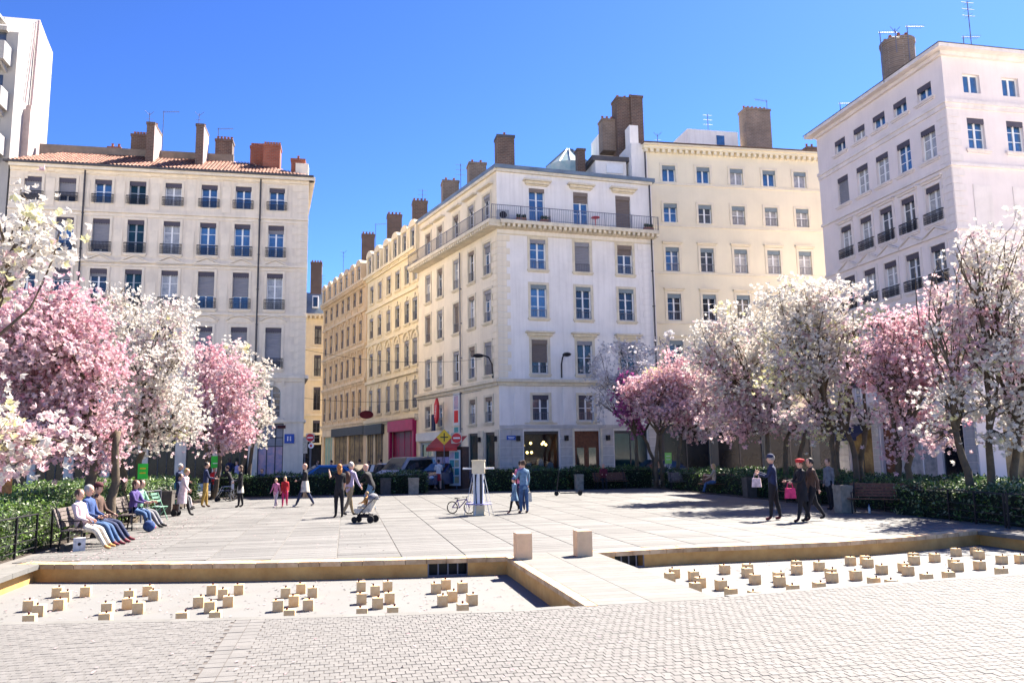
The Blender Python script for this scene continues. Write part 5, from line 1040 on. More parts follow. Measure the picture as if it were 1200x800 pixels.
for px, py, lb, w_, pl in ((485, 579, 'square stone post at the left side of the path gap', .52, 0), (452, 579, 'dark stone planter left of the path gap post', .55, 1), (994, 601, 'pale stone pillar left of the long red bench', .42, 0), (882, 583, 'dark stone post left of the man in the blue cap', .45, 0), (680, 574, 'stone post between the two shaded benches', .42, 0), (134, 612, 'round grey planter between the two left benches', .62, 1), (190, 603, 'dark planter behind the lady in the white coat', .6, 1), (962, 590, 'dark stone block behind the walkers at right', .55, 0)):
    planter(lb, px, py, w_, .85, 'granite' if 'dark' in lb else 'planter_stone', pl)
# ------------------------------------------------------------------ people
def sk_person(P):
    """body as one continuous skinned surface; local +y is forward"""
    h = P.get('h', 1.7); joints = []; edges = []; seg = []
    def J(p, r, ry=None): joints.append((Vector(p), r*h*1.2, (ry or r)*h*1.2)); return len(joints)-1
    def E(a, b, m): edges.append((a, b)); seg.append(m)
    TH, SH = .245*h, .245*h; ll, rl = P.get('ll', (4, 4)), P.get('rl', (-4, 2)); lean = rad(P.get('lean', 0))
    def legpts(t, k, sx, z0):
        hip = Vector((sx*.052*h, 0, z0-.01*h)); t = rad(t); k = rad(k); kn = hip+Vector((sx*.006*h, math.sin(t), -math.cos(t)))*TH; kn.x = hip.x+sx*.006*h
        an = kn+Vector((0, math.sin(t-k), -math.cos(t-k)))*SH; an.x = kn.x; return hip, kn, an
    ext = [legpts(*a, 1, 0) for a in (ll, rl)]; pz = -min(e[2].z for e in ext)+.045*h
    if P.get('sit'): pz = max(pz, .50); 
    top, leg, shoe, skin = 0, 1, 2, 3
    td = Vector((0, math.sin(lean), math.cos(lean))); pel = Vector((0, 0, pz)); wa = pel+td*.11*h; ch = pel+td*.22*h; sh = pel+td*.295*h; nk = pel+td*.335*h; hd = nk+Vector((0, math.sin(lean*.4)*.04*h+.008*h, .035*h)); fat = P.get('fat', 1)
    jp = J(pel, .073*fat, .056*fat); jw = J(wa, .066*fat, .050*fat); jc = J(ch, .082*fat, .056*fat); js = J(sh, .060, .042); jn = J(nk, .027); jh = J(hd, .030)
    E(jp, jw, top); E(jw, jc, top); E(jc, js, top); E(js, jn, top if P.get('collar') else skin); E(jn, jh, skin)
    feet = []
    for (t, k), sx in ((ll, -1), (rl, 1)):
        hip, kn, an = legpts(t, k, sx, pz); a = J(hip, .052*fat, .054*fat); b = J(kn, .034, .034); m_ = J(kn.lerp(an, .35)+Vector((0, -.006*h, 0)), .031, .032); c = J(an, .021, .022); d = J(an+Vector((sx*.006*h, .035*h, -.022*h)), .022, .018); e = J(an+Vector((sx*.010*h, .085*h, -.027*h)), .018, .013)
        E(jp, a, leg); E(a, b, leg); E(b, m_, leg); E(m_, c, P.get('calf', leg)); E(c, d, shoe); E(d, e, shoe); feet.append(an)
    hands = []
    for arm, sx in ((P.get('la', (0, 10, 10)), -1), (P.get('ra', (0, 10, 10)), 1)):
        p, ab, el = rad(arm[0]), rad(arm[1]), rad(arm[2]); inn = rad(arm[3]) if len(arm) > 3 else 0
        s0 = sh+Vector((sx*.098*h, 0, -.005*h)); d1 = Vector((sx*math.sin(ab), math.sin(p)*math.cos(ab), -math.cos(p)*math.cos(ab)))
        eb = s0+d1*.165*h; d2 = Vector((sx*math.sin(ab)*.4-sx*math.sin(inn), math.sin(p+el)*math.cos(inn), -math.cos(p+el)*math.cos(inn))).normalized(); wr = eb+d2*.145*h; pm = wr+d2*.035*h; side = d2.cross(Vector((sx, 0, 0))).normalized()
        sm_ = skin if P.get('short') else top
        a = J(s0, .034, .033); b = J(eb, .023); c = J(wr, .0145, .013); d = J(pm, .016, .009); E(js, a, top); E(a, b, top); E(b, c, sm_); E(c, d, skin); hands.append((wr, pm, d2, side, sx))
    me = bpy.data.meshes.new('body'); me.from_pydata([j[0] for j in joints], edges, []); ob = bpy.data.objects.new('body', me); COL.objects.link(ob)
    ob.modifiers.new('s', 'SKIN').use_smooth_shade = True; sb = ob.modifiers.new('u', 'SUBSURF'); sb.levels = 1; sb.render_levels = 1
    for i, sv in enumerate(me.skin_vertices[0].data): sv.radius = (joints[i][1], joints[i][2]); sv.use_root = (i == 0)
    return ob, joints, edges, seg, hd, hands, pel, sh, td, feet
def finish_person(ob, dat, P, dg):
    _, joints, edges, seg, hd, hands, pel, sh, td, feet = dat; h = P.get('h', 1.7)
    me0 = bpy.data.meshes.new_from_object(ob.evaluated_get(dg)); V = np.empty(len(me0.vertices)*3); me0.vertices.foreach_get('co', V); V = V.reshape(-1, 3); F = [tuple(p.vertices) for p in me0.polygons]
    C = np.array([V[list(f)].mean(0) for f in F]); best = np.full(len(F), 1e9); mi = np.zeros(len(F), int)
    for (a, b), m in zip(edges, seg):
        A = np.array(joints[a][0]); B = np.array(joints[b][0]); d = B-A; t = np.clip(((C-A)@d)/(d@d+1e-9), 0, 1); r = joints[a][1]*(1-t)+joints[b][1]*t
        q = np.linalg.norm(C-(A+t[:, None]*d), axis=1)-r; k = q < best; best[k] = q[k]; mi[k] = m
    mb = MB(); mb.v = [tuple(v) for v in V]; mb.f = F; mb.m = list(mi); mb.t = [.5]*len(F)
    # head: skull, jaw, nose, ears, eyes, mouth
    hx = math.sin(rad(P.get('turn', 0))); T0 = Matrix.Translation(hd+Vector((0, .006*h, .058*h))) @ Matrix.Scale(1.1, 4) @ Matrix.Rotation(rad(P.get('turn', 0)), 4, 'Z') @ Matrix.Rotation(rad(-P.get('nod', 0)), 4, 'X')
    mb.T = T0; s = h; prof = [(.006, -.066), (.026, -.060), (.036, -.045), (.043, -.018), (.046, .008), (.044, .034), (.034, .053), (.016, .064), (.003, .067)]
    mb.lathe([(r*s, z*s) for r, z in prof], 12, (0, 0, 0), 3, .95, 1.14)
    mb.add([(-.008*s, .048*s, -.012*s), (.008*s, .048*s, -.012*s), (0, .066*s, -.014*s), (0, .050*s, .012*s)], [(0,1,2), (1,3,2), (0,2,3)], 3)
    for sx in (-1, 1): mb.ball((sx*.044*s, -.004*s, -.004*s), .012*s, 4, 3, sx=.4, sz=1.3); mb.ball((sx*.017*s, .0475*s, .006*s), .0055*s, 4, 4)
    mb.box(-.013*s, .013*s, .046*s, .051*s, -.032*s, -.027*s, 5)
    mb.T = None
    for wr, pm, d2, side, sx in hands:      # fingers rooted in the palm, unequal and bent, thumb from the side
        tv = d2.cross(side).normalized()
        for q, (off, ln) in enumerate(((-.011, .032), (-.004, .038), (.004, .035), (.011, .028))):
            a = pm+side*off*h*.9-d2*.006*h; c1 = a+d2*ln*.55*h; c2 = c1+(d2*.8+tv*-sx*.45+Vector((0, 0, -.1)))*ln*.5*h; mb.tube([a, c1, c2], [.0052*h, .0048*h, .0038*h], 5, 3)
        a = wr+d2*.014*h-side*.010*h; mb.tube([a, a-side*.014*h+d2*.012*h, a-side*.017*h+d2*.028*h], [.0062*h, .0055*h, .0042*h], 5, 3)
    bpy.data.objects.remove(ob)
    face = P['face']; loc = P['loc']
    root = thing('person', P['label'], 'person', loc, rad(face-90), P.get('group'))
    sk = P.get('skin', 'skin'); build(mb, 'body', [P.get('top', 'cl_navy'), P.get('leg', 'cl_denim'), P.get('shoe', 'cl_black'), sk, 'cl_black', 'cl_burg'], root, smooth=True)
    # hair / hats
    hs_ = P.get('hair', 'hair_dark'); k = MB(); k.T = T0
    if hs_ and not P.get('bald'):
        k.lathe([(r*s, z*s) for r, z in ((.046, -.018), (.0505, .008), (.0485, .036), (.038, .058), (.018, .071), (.003, .074))], 12, (0, -.010*s, .001*s), 0, .95, 1.08)
        if P.get('long'): k.lathe([(r*s, z*s) for r, z in ((.020, -.145), (.034, -.12), (.042, -.06), (.044, 0))], 10, (0, -.030*s, 0), 0, 1.05, .62)
        if P.get('pony'): k.tube([(0, -.055*s, .03*s), (0, -.085*s, 0), (0, -.08*s, -.07*s)], [.014*s, .018*s, .006*s], 7)
        if P.get('bun'): k.ball((0, -.045*s, .055*s), .022*s, 6)
        build(k, 'hair', hs_, root, smooth=True)
    if P.get('hat'):
        k = MB(); k.T = T0; hm, ty = P['hat']
        k.lathe([(r*s, z*s) for r, z in ((.052, .018), (.054, .036), (.046, .062), (.022, .079), (.003, .082))], 12, (0, -.002*s, 0), 0, .98, 1.1)
        if ty == 'cap': k.prism([(-.036*s, .03*s), (.036*s, .03*s), (.030*s, .092*s), (0, .104*s), (-.030*s, .092*s)], .020*s, .027*s, axis='z')
        if ty == 'beret': k.lathe([(.05*s, .03*s), (.070*s, .045*s), (.060*s, .068*s), (.02*s, .08*s)], 14, (0, -.008*s, 0), 0, 1, 1.1)
        build(k, 'hat', hm, root, smooth=True)
    if P.get('coat'):       # open-bottomed coat or skirt following the hips
        m_, z0, z1, r0, r1 = P['coat']; k = MB(); n = 16; fw = np.mean([f.y for f in feet])*.4; vs = []; R = 5
        for i in range(R+1):
            t = i/R; z = z1+(z0-z1)*t
            c = Vector((0, td.y/td.z*max(0, z*h-pel.z) + fw*max(0, t-.3), z*h))
            for q in range(n):
                a = 2*PI*q/n; rr = (r1+(r0-r1)*t)*h*(1+.05*math.sin(a*4+i)); vs.append((c.x+rr*math.cos(a)*1.05, c.y+rr*math.sin(a)*.82, c.z))
        k.add(vs, [(i*n+q, (i+1)*n+q, (i+1)*n+(q+1)%n, i*n+(q+1)%n) for i in range(R) for q in range(n)]); o = build(k, P.get('coatname', 'coat'), m_, root, smooth=True)
    if P.get('pack'):
        k = MB(); c = sh+Vector((0, -.095*h, -.09*h)); k.ball(c, .095*h, 7, 0, 1.0, .62, 1.35); build(k, 'backpack', P['pack'], root, smooth=True)
    for bag in P.get('bags', ()):
        m_, hand, sz = bag; wr, pm, d2, side, sx = hands[hand]; w_ = sz; c = pm+Vector((0, 0, -w_*.95)); t = tag(link('handbag', None, None, root.matrix_basis @ c, rad(face-90)), P['baglabel'], 'bag')
        k = MB(); k.prism([(-w_*.5, -w_*.5), (w_*.5, -w_*.5), (w_*.42, w_*.42), (-w_*.42, w_*.42)], -w_*.16, w_*.16, axis='x'); build(k, 'pouch', m_, t); k = MB(); k.tube([(0, -w_*.3, w_*.4), (0, -w_*.2, w_*.85), (0, w_*.2, w_*.85), (0, w_*.3, w_*.4)], .012, 6); build(k, 'handle', m_, t)
    return root
PEOPLE = []
def person(label, px, py, face, **k):
    p = Zp(px, py); k.update(label=label, face=face, loc=(p.x, p.y, 0)); PEOPLE.append(k)
SIT = dict(sit=1, ll=(84, 70), rl=(80, 62))
def sitter(label, x, y, face, **k):
    k.update(label=label, face=face, loc=(x, y, 0)); d = dict(SIT); d.update(k); PEOPLE.append(d)
RIGHT, LEFT, AWAY, TOWARD = -11.7, 168.3, 78.3, 258.3
wk = dict(ll=(22, 8), rl=(-16, 18), la=(-18, 8, 12), ra=(20, 8, 18)); wk2 = dict(ll=(-14, 18), rl=(18, 6), la=(18, 8, 20), ra=(-16, 8, 10))
sitter('woman in white jacket and cream trousers leaning back on the near left bench', -5.85, 20.15, -14, top='cl_pinkwhite', leg='cl_cream', shoe='cl_orange', hair='hair_brown', lean=-10, la=(18, 8, 50, 20), ra=(18, 8, 50, 20), collar=1, h=1.66, ll=(84, 52), rl=(80, 46))
sitter('grey haired man in blue jacket and jeans, middle of the near left bench', -5.85, 20.8, -12, top='cl_blue', leg='cl_denim', shoe='cl_burg', hair='hair_grey', lean=-8, la=(20, 8, 50, 20), ra=(20, 8, 50, 20), collar=1, h=1.76, ll=(82, 50), rl=(85, 58))
sitter('man in dark red cap and navy clothes on the near left bench', -5.85, 21.45, -10, top='cl_brown', leg='cl_navy', shoe='cl_burg', hair='hair_dark', hat=('cl_maroon', 'cap'), skin='skin', lean=-6, la=(20, 8, 45, 10), ra=(20, 8, 45, 10), collar=1, h=1.8, ll=(84, 48), rl=(80, 44))
sitter('woman in purple top and blue jeans on the second left bench', -5.95, 25.1, -16, top='cl_purple', leg='cl_denim', shoe='cl_hot', hair='hair_brown', long=1, lean=4, la=(30, 6, 50, 20), ra=(30, 6, 50, 20), h=1.68)
sitter('person in pale green top and dark trousers on the second left bench', -5.95, 25.8, -14, top='cl_green', leg='cl_grey', shoe='cl_black', hair='hair_dark', lean=2, la=(30, 6, 55, 20), ra=(30, 6, 55, 20), h=1.75, ll=(84, 50), rl=(82, 48))
sitter('dark clothed person sitting on the third left bench', -6.5, 34.3, -12, top='cl_navy', leg='cl_grey', hair='hair_dark', lean=6, la=(30, 6, 50, 20), ra=(30, 6, 50, 20))
sitter('child in dark jacket sitting at the far end of the third left bench', -6.5, 34.9, -12, top='cl_black', leg='cl_pinkwhite', hair='hair_brown', h=1.4, la=(30, 6, 50, 20), ra=(30, 6, 50, 20))
person('elderly lady in a long white coat walking beside the left hedge', 213, 604, LEFT+180, h=1.62, top='cl_pinkwhite', leg='cl_black', shoe='cl_black', hair='hair_blond', lean=10, coat=('cl_pinkwhite', .26, .80, .13, .088), **wk)
person('white haired man in navy and teal behind the lady in white', 207, 596, RIGHT, h=1.72, top='cl_navy', leg='cl_teal', hair='hair_white', lean=6, coat=('cl_teal', .42, .60, .10, .09), collar=1, la=(25, 8, 40), ra=(25, 8, 40))
person('man in dark jacket and mustard trousers standing at left', 240, 594, RIGHT+25, h=1.76, top='cl_navy', leg='cl_mustard', shoe='cl_brown', hair='hair_dark', la=(22, 8, 60), ra=(22, 8, 60), collar=1, ll=(6, 2), rl=(-8, 2))
person('woman in dark top, white skirt and dark leggings walking left', 281, 594, LEFT+20, h=1.62, top='cl_black', leg='cl_black', shoe='cl_black', hair='hair_brown', long=1, coat=('cl_cream', .36, .54, .11, .075), coatname='skirt', ll=(6, 4), rl=(-6, 4), la=(10, 8, 60, 20), ra=(10, 8, 60, 20))
person('small blond child in pink with a dark bag', 323, 594, TOWARD-15, h=1.12, top='cl_pink', leg='cl_pinkwhite', shoe='cl_pinkwhite', hair='hair_blond', pack='cl_black', **wk)
person('small child in red jacket and bright pink trousers', 333.5, 593.5, TOWARD+10, h=1.18, top='cl_red', leg='cl_hot', shoe='cl_burg', hair='hair_blond', long=1, **wk2)
person('bald person in dark jacket striding with a coat over the arm', 357, 593, LEFT+5, h=1.72, top='cl_black', leg='cl_navy', shoe='cl_cream', bald=1, collar=1, ll=(26, 6), rl=(-20, 10), la=(10, 8, 70, 10), ra=(-8, 8, 10), coat=('cl_cream', .34, .60, .14, .085), coatname='carried_coat', bags=[('cl_beige', 1, .3)], baglabel='beige shoulder bag of the striding bald person')
person('red haired woman in black holding up a phone', 397, 606, TOWARD-150, h=1.66, top='cl_black', leg='cl_black', shoe='cl_black', hair='hair_red', long=1, short=1, la=(60, 12, 95), ra=(10, 8, 20), ll=(3, 3), rl=(-3, 2))
person('man in plaid shirt and khaki trousers with a dark backpack', 409, 604, AWAY-35, h=1.76, top='cl_plaid', leg='cl_khaki', shoe='cl_black', hair='hair_grey', pack='cl_brown', lean=5, collar=1, **wk)
person('man in dark jacket bending behind the pram', 436, 598, LEFT-15, h=1.76, top='cl_black', leg='cl_lightdenim', shoe='cl_black', hair='hair_brown', bald=1, lean=24, ll=(34, 62), rl=(20, 50), la=(40, 10, 60), ra=(15, 14, 50), collar=1)
person('child in blue sun hat and blue dress', 603, 601, TOWARD-70, h=1.15, top='cl_lightdenim', leg='cl_black', shoe='cl_burg', hair='hair_brown', hat=('cl_blue', 'sun'), coat=('cl_lightdenim', .36, .62, .14, .085), coatname='dress', **wk2)
person('woman in denim jacket and jeans with a cream shoulder bag', 614, 601, AWAY+30, h=1.68, top='cl_lightdenim', leg='cl_denim', shoe='cl_maroon', hair='hair_brown', bun=1, ll=(3, 2), rl=(-4, 2), la=(25, 12, 95, 10), ra=(5, 14, 20), bags=[('cl_cream', 1, .34)], baglabel='cream shoulder bag of the woman in denim')
person('dark haired person in pale pink top behind the woman in denim', 611, 597, AWAY, h=1.66, top='cl_pink', leg='cl_navy', hair='hair_dark', pack='cl_navy', ll=(3, 3), rl=(-3, 2))
person('woman in white top and red skirt walking away through the hedge gap', 514, 574, AWAY+10, h=1.68, top='cl_white', leg='skin', shoe='cl_black', hair='hair_dark', coat=('cl_red', .32, .56, .10, .088), coatname='skirt', pony=1, ll=(6, 2), rl=(-8, 6), la=(20, 8, 70), ra=(20, 8, 70))
person('man in navy jacket and cap holding a carrier bag at right', 908, 609, LEFT-25, h=1.78, top='cl_navy', leg='cl_black', shoe='cl_burg', hair='hair_grey', hat=('cl_navy', 'cap'), fat=1.15, la=(25, 8, 85, 10), ra=(35, 8, 80, 20), collar=1, ll=(8, 4), rl=(-8, 4), bags=[('cl_pinkwhite', 0, .27)], baglabel='white and pink carrier bag held by the man in the cap')
person('woman in red beret and black coat with a pink patterned bag', 942, 611, LEFT+5, h=1.66, top='cl_black', leg='cl_black', shoe='cl_maroon', hair='hair_brown', hat=('cl_red', 'beret'), coat=('cl_black', .34, .62, .11, .088), la=(25, 8, 60, 10), ra=(30, 8, 55, 10), ll=(16, 4), rl=(-12, 8), bags=[('cl_hot', 0, .30)], baglabel='bright pink patterned bag of the woman in the red beret')
person('man in dark clothes walking just behind the woman in the red beret', 954, 610, LEFT, h=1.70, top='cl_brown', leg='cl_black', shoe='cl_black', hair='hair_dark', collar=1, fat=1.05, **wk)
person('dark clothed person half hidden behind the two walkers at right', 974, 597, LEFT+20, h=1.6, top='cl_grey', leg='cl_black', hair='hair_brown', fat=1.15)
p_ = Zp(840, 578); sitter('long haired woman in beige jacket and jeans on the bench at right', p_.x-.1, p_.y, LEFT-10, top='cl_beige', leg='cl_denim', hair='hair_blond', long=1, h=1.68, la=(40, 8, 60), ra=(25, 8, 40))
p_ = Zp(708, 573); sitter('person in burgundy jumper sitting on the shaded back bench', p_.x, p_.y+.05, TOWARD, top='cl_burg', leg='cl_black', hair='hair_grey', la=(30, 6, 60, 20), ra=(30, 6, 60, 20))
person('person in white shirt and dark trousers behind the right hedge', 785, 570, TOWARD-60, h=1.74, top='cl_white', leg='cl_black', hair='hair_grey', la=(30, 25, 100), ra=(20, 8, 60))
p_ = Zp(306, 580); sitter('person in bright blue jacket sitting in front of the dark hedge', p_.x, p_.y+.1, TOWARD+5, top='cl_blue', leg='cl_navy', shoe='cl_cream', hair='hair_dark', skin='skin', la=(30, 6, 60, 20), ra=(30, 6, 60, 20), h=1.7)
person('man in navy standing tall behind the pram group at left', 268, 573, TOWARD+40, h=1.95, top='cl_navy', leg='cl_black', hair='hair_dark', skin='skin_dark', la=(25, 8, 60), ra=(20, 8, 40))
person('person in grey lilac top next to the tall man in navy', 277, 573, TOWARD-40, h=1.74, top='cl_lilac', leg='cl_navy', hair='hair_brown')
person('person in red top and hat with the wheelchair group at left', 250, 584, TOWARD+20, h=1.5, top='cl_red', leg='cl_black', hair='hair_dark', hat=('cl_red', 'sun'), la=(30, 6, 60, 20), ra=(30, 6, 60, 20))
person('dark clothed person bending over the wheelchair', 271, 585, LEFT, h=1.6, top='cl_black', leg='cl_black', hair='hair_brown', lean=25, la=(50, 6, 40), ra=(50, 6, 40))
for i, (px, h_, tp, hr, lb) in enumerate(((331, 1.74, 'cl_navy', 'hair_dark', 'person in navy raising a camera, left of the photographers by the wall'), (338, 1.72, 'cl_black', 'hair_brown', 'dark clothed photographer second from the left by the wall'), (344, 1.80, 'cl_navy', 'hair_dark', 'tallest photographer in navy by the corner of the left building'), (318, 1.66, 'cl_maroon', 'hair_dark', 'person in dark red behind the hedge near the shop window'))):
    person(lb, px, 568, LEFT+30, h=h_, top=tp, leg='cl_black', hair=hr, la=(70, 8, 70), ra=(70, 8, 70))
for px, py, h_, tp, hr, lb, f_ in ((399, 570, 1.72, 'cl_pinkwhite', 'hair_dark', 'person in pale top behind the hedge near the blue car', TOWARD), (388, 570, 1.70, 'cl_black', 'hair_dark', 'dark figure behind the hedge left of the pale topped person', LEFT), (421, 571, 1.74, 'cl_navy', 'hair_dark', 'wide navy clad person behind the hedge left of the pram man', AWAY), (432, 570, 1.62, 'cl_navy', 'hair_brown', 'second navy clad person behind the hedge near the pram man', LEFT),
    (462, 566, 1.68, 'cl_lightdenim', 'hair_dark', 'person in light denim standing before the silver van', TOWARD), (456, 566, 1.70, 'cl_maroon', 'hair_dark', 'person in dark red beside the silver van', TOWARD), (580, 562, 1.72, 'cl_lilac', 'hair_dark', 'passer-by at the corner shop door', RIGHT), (371, 570, 1.7, 'cl_grey', 'hair_dark', 'grey clad person behind the hedge close to the street map', RIGHT), (410, 568, 1.66, 'cl_black', 'hair_brown', 'dark haired passer-by behind the man in plaid', RIGHT), (446, 567, 1.7, 'cl_grey', 'hair_dark', 'person in grey near the white motor scooter', LEFT), (497, 570, 1.66, 'cl_lilac', 'hair_brown', 'person in lilac beside the navy car', TOWARD), (290, 570, 1.7, 'cl_black', 'hair_dark', 'dark clad person behind the hedge left of the seated blue jacket', TOWARD),
    (530, 566, 1.74, 'cl_lightdenim', 'hair_dark', 'person reading beside the kiosk', AWAY), (1186, 566, 1.75, 'cl_navy', 'hair_dark', 'dark clothed passer-by on the right pavement', TOWARD)):
    person(lb, px, py, f_, h=h_, top=tp, leg='cl_black', hair=hr, la=(15, 8, 40), ra=(5, 8, 20), fat=1.3 if 'wide' in lb else 1)
_dat = [sk_person(P) for P in PEOPLE]; bpy.context.view_layer.update(); dg = bpy.context.evaluated_depsgraph_get()
_me = []
for P, d in zip(PEOPLE, _dat): finish_person(d[0], d, P, dg)
# ------------------------------------------------------------------ vehicles, kiosk, signs and street things
def wheel(root, x, y, r, w_, rx=PI/2, tyre='rubber', name='wheel'):
    k = MB(); k.lathe([(r*.66, -w_/2), (r*.94, -w_/2), (r, -w_*.3), (r, w_*.3), (r*.94, w_/2), (r*.66, w_/2)], 18); o = build(k, name, tyre, root, (x, y, r), smooth=False); o.rotation_euler = (rx, 0, 0)
    k = MB(); k.lathe([(r*.66, -w_*.42), (r*.66, w_*.42)], 14)
    for i in range(5): t = 2*PI*i/5; k.tube([(0, 0, w_*.44), (r*.6*math.cos(t), r*.6*math.sin(t), w_*.44)], r*.08, 4)
    build(k, 'rim', 'chrome', o); return o
def car(label, px, Y, rz, m, kind='hatch', sc=1.0):
    p = onY(px, 545, Y); t = thing('parked_car', label, 'car', (p.x, Y, 0), rz, 'vehicles parked along the street')
    if kind == 'van': prof = [(-2.1, .35), (-2.1, 1.0), (-1.95, 1.78), (-1.7, 1.9), (.65, 1.88), (1.35, 1.15), (2.0, .95), (2.15, .7), (2.15, .35)]; gl = [(-1.8, 1.15), (-1.7, 1.75), (.55, 1.75), (1.15, 1.15)]; H = 1.9
    else: prof = [(-2.0, .32), (-2.02, .8), (-1.85, 1.0), (-1.35, 1.42), (-.9, 1.5), (.25, 1.5), (.95, 1.02), (1.8, .86), (2.02, .62), (2.02, .32)]; gl = [(-1.55, 1.0), (-1.15, 1.38), (.2, 1.42), (.8, 1.0)]; H = 1.5
    W = .88; k = MB(); n = len(prof); ins = [.0 if z < 1.05 else .16*(z-1.0)/(H-1.0) for _, z in prof]
    A = [(x, -W+i, z) for (x, z), i in zip(prof, ins)]; B = [(x, W-i, z) for (x, z), i in zip(prof, ins)]; Ai = [(x, -W+.10+i, z+(.03 if z > 1 else 0)) for (x, z), i in zip(prof, ins)]; Bi = [(x, W-.10-i, z+(.03 if z > 1 else 0)) for (x, z), i in zip(prof, ins)]
    k.add(A+Ai+Bi+B, [tuple(range(n))] + [((i+1)%n+r*n, i+r*n, i+(r+1)*n, (i+1)%n+(r+1)*n) for r in range(3) for i in range(n)] + [tuple(range(4*n-1, 3*n-1, -1))]); build(k, 'body', m, t)
    for s in (-1, 1):
        k = MB(); q = [(x, s*(W-.16*(z-1.0)/(H-1.0)*(z > 1.0)+.006), z) for x, z in gl]; k.add(q, [(0,1,2,3)]); build(k, 'side_window', 'car_glass', t)
        k = MB(); k.ball((0, 0, 0), .13, 6, sy=1.4, sz=.8); build(k, 'headlight', 'headlamp', t, (2.02 if kind == 'van' else 1.9, s*.62, .72), smooth=True)
        k = MB(); k.box(-.1, .1, -.07, .07, -.05, .08); build(k, 'mirror', m, t, ((1.0 if kind == 'van' else .7), s*(W+.08), 1.05))
        k = MB(); k.box(-.03, .03, -.1, .1, -.08, .08); build(k, 'tail_light', 'sign_red', t, (-2.03 if kind != 'van' else -2.11, s*.68, .85))
        for x in (-1.3, 1.32): wheel(t, x, s*(W-.08), .32, .22)
    (xa, za), (xb, zb) = (prof[4], prof[5]) if kind == 'van' else (prof[5], prof[6]); k = MB(); e = .03; k.add([(xa+e, -.66, za-.02+e), (xb+e, -.76, zb+.04+e), (xb+e, .76, zb+.04+e), (xa+e, .66, za-.02+e)], [(0,1,2,3)]); build(k, 'windscreen', 'car_glass', t)
    (xa, za), (xb, zb) = (prof[2], prof[1]) if kind == 'van' else (prof[3], prof[2]); k = MB(); k.add([(xa-e, .62, za+e), (xb-e, .74, zb+.1), (xb-e, -.74, zb+.1), (xa-e, -.62, za+e)], [(0,1,2,3)]); build(k, 'rear_window', 'car_glass', t)
    k = MB(); k.box(0, .03, -.26, .26, -.055, .055); build(k, 'number_plate', 'sign_white', t, (2.16 if kind == 'van' else 2.03, 0, .45)); t.scale = (sc,)*3; return t
car('bright blue car parked left of the side street mouth', 376, 49.8, rad(192), 'car_blue'); car('grey car parked behind the bright blue one', 404, 52.2, rad(200), 'car_silver'); car('dark car parked between the grey car and the scooters', 426, 50.2, rad(215), 'car_dark')
car('silver people carrier parked in front of the crimson shop', 477, 49.8, rad(222), 'car_silver', 'van'); car('dark navy car parked at the right end of the row', 519, 48.9, rad(226), 'car_navy'); car('dark car with pale roof behind the motor scooters', 452, 53.5, rad(205), 'car_white'); car('dark car standing in shade in front of the right shop', 766, 48.9, rad(178), 'car_dark'); 
def two_wheeler(label, px, Y, rz, m, nm='motor_scooter'):
    p = onY(px, 550, Y); t = thing(nm, label, 'scooter', (p.x, Y, 0), rz)
    for x in (-.62, .62): wheel(t, x, 0, .24, .11)
    k = MB(); k.prism([(-.85, .45), (-.8, .82), (-.1, .85), (.0, .4), (.25, .36), (.42, .95), (.55, 1.05), (.62, .85), (.5, .28), (-.3, .25)], -.14, .14); build(k, 'bodywork', m, t)
    k = MB(); k.prism([(-.85, .83), (-.1, .86), (-.15, .93), (-.8, .95)], -.13, .13); build(k, 'seat', 'rubber', t); k = MB(); k.tube([(.45, -.32, 1.12), (.48, 0, 1.05), (.45, .32, 1.12)], .02, 6); build(k, 'handlebar', 'iron', t); k = MB(); k.add([(.5, -.18, 1.1), (.5, .18, 1.1), (.35, .15, 1.5), (.35, -.15, 1.5)], [(0,1,2,3)]); build(k, 'windshield', 'headlamp', t)
two_wheeler('white motor scooter parked among the cars', 443, 48.6, rad(215), 'car_white'); two_wheeler('second pale motor scooter parked beside the white one', 436, 49.2, rad(220), 'car_silver')
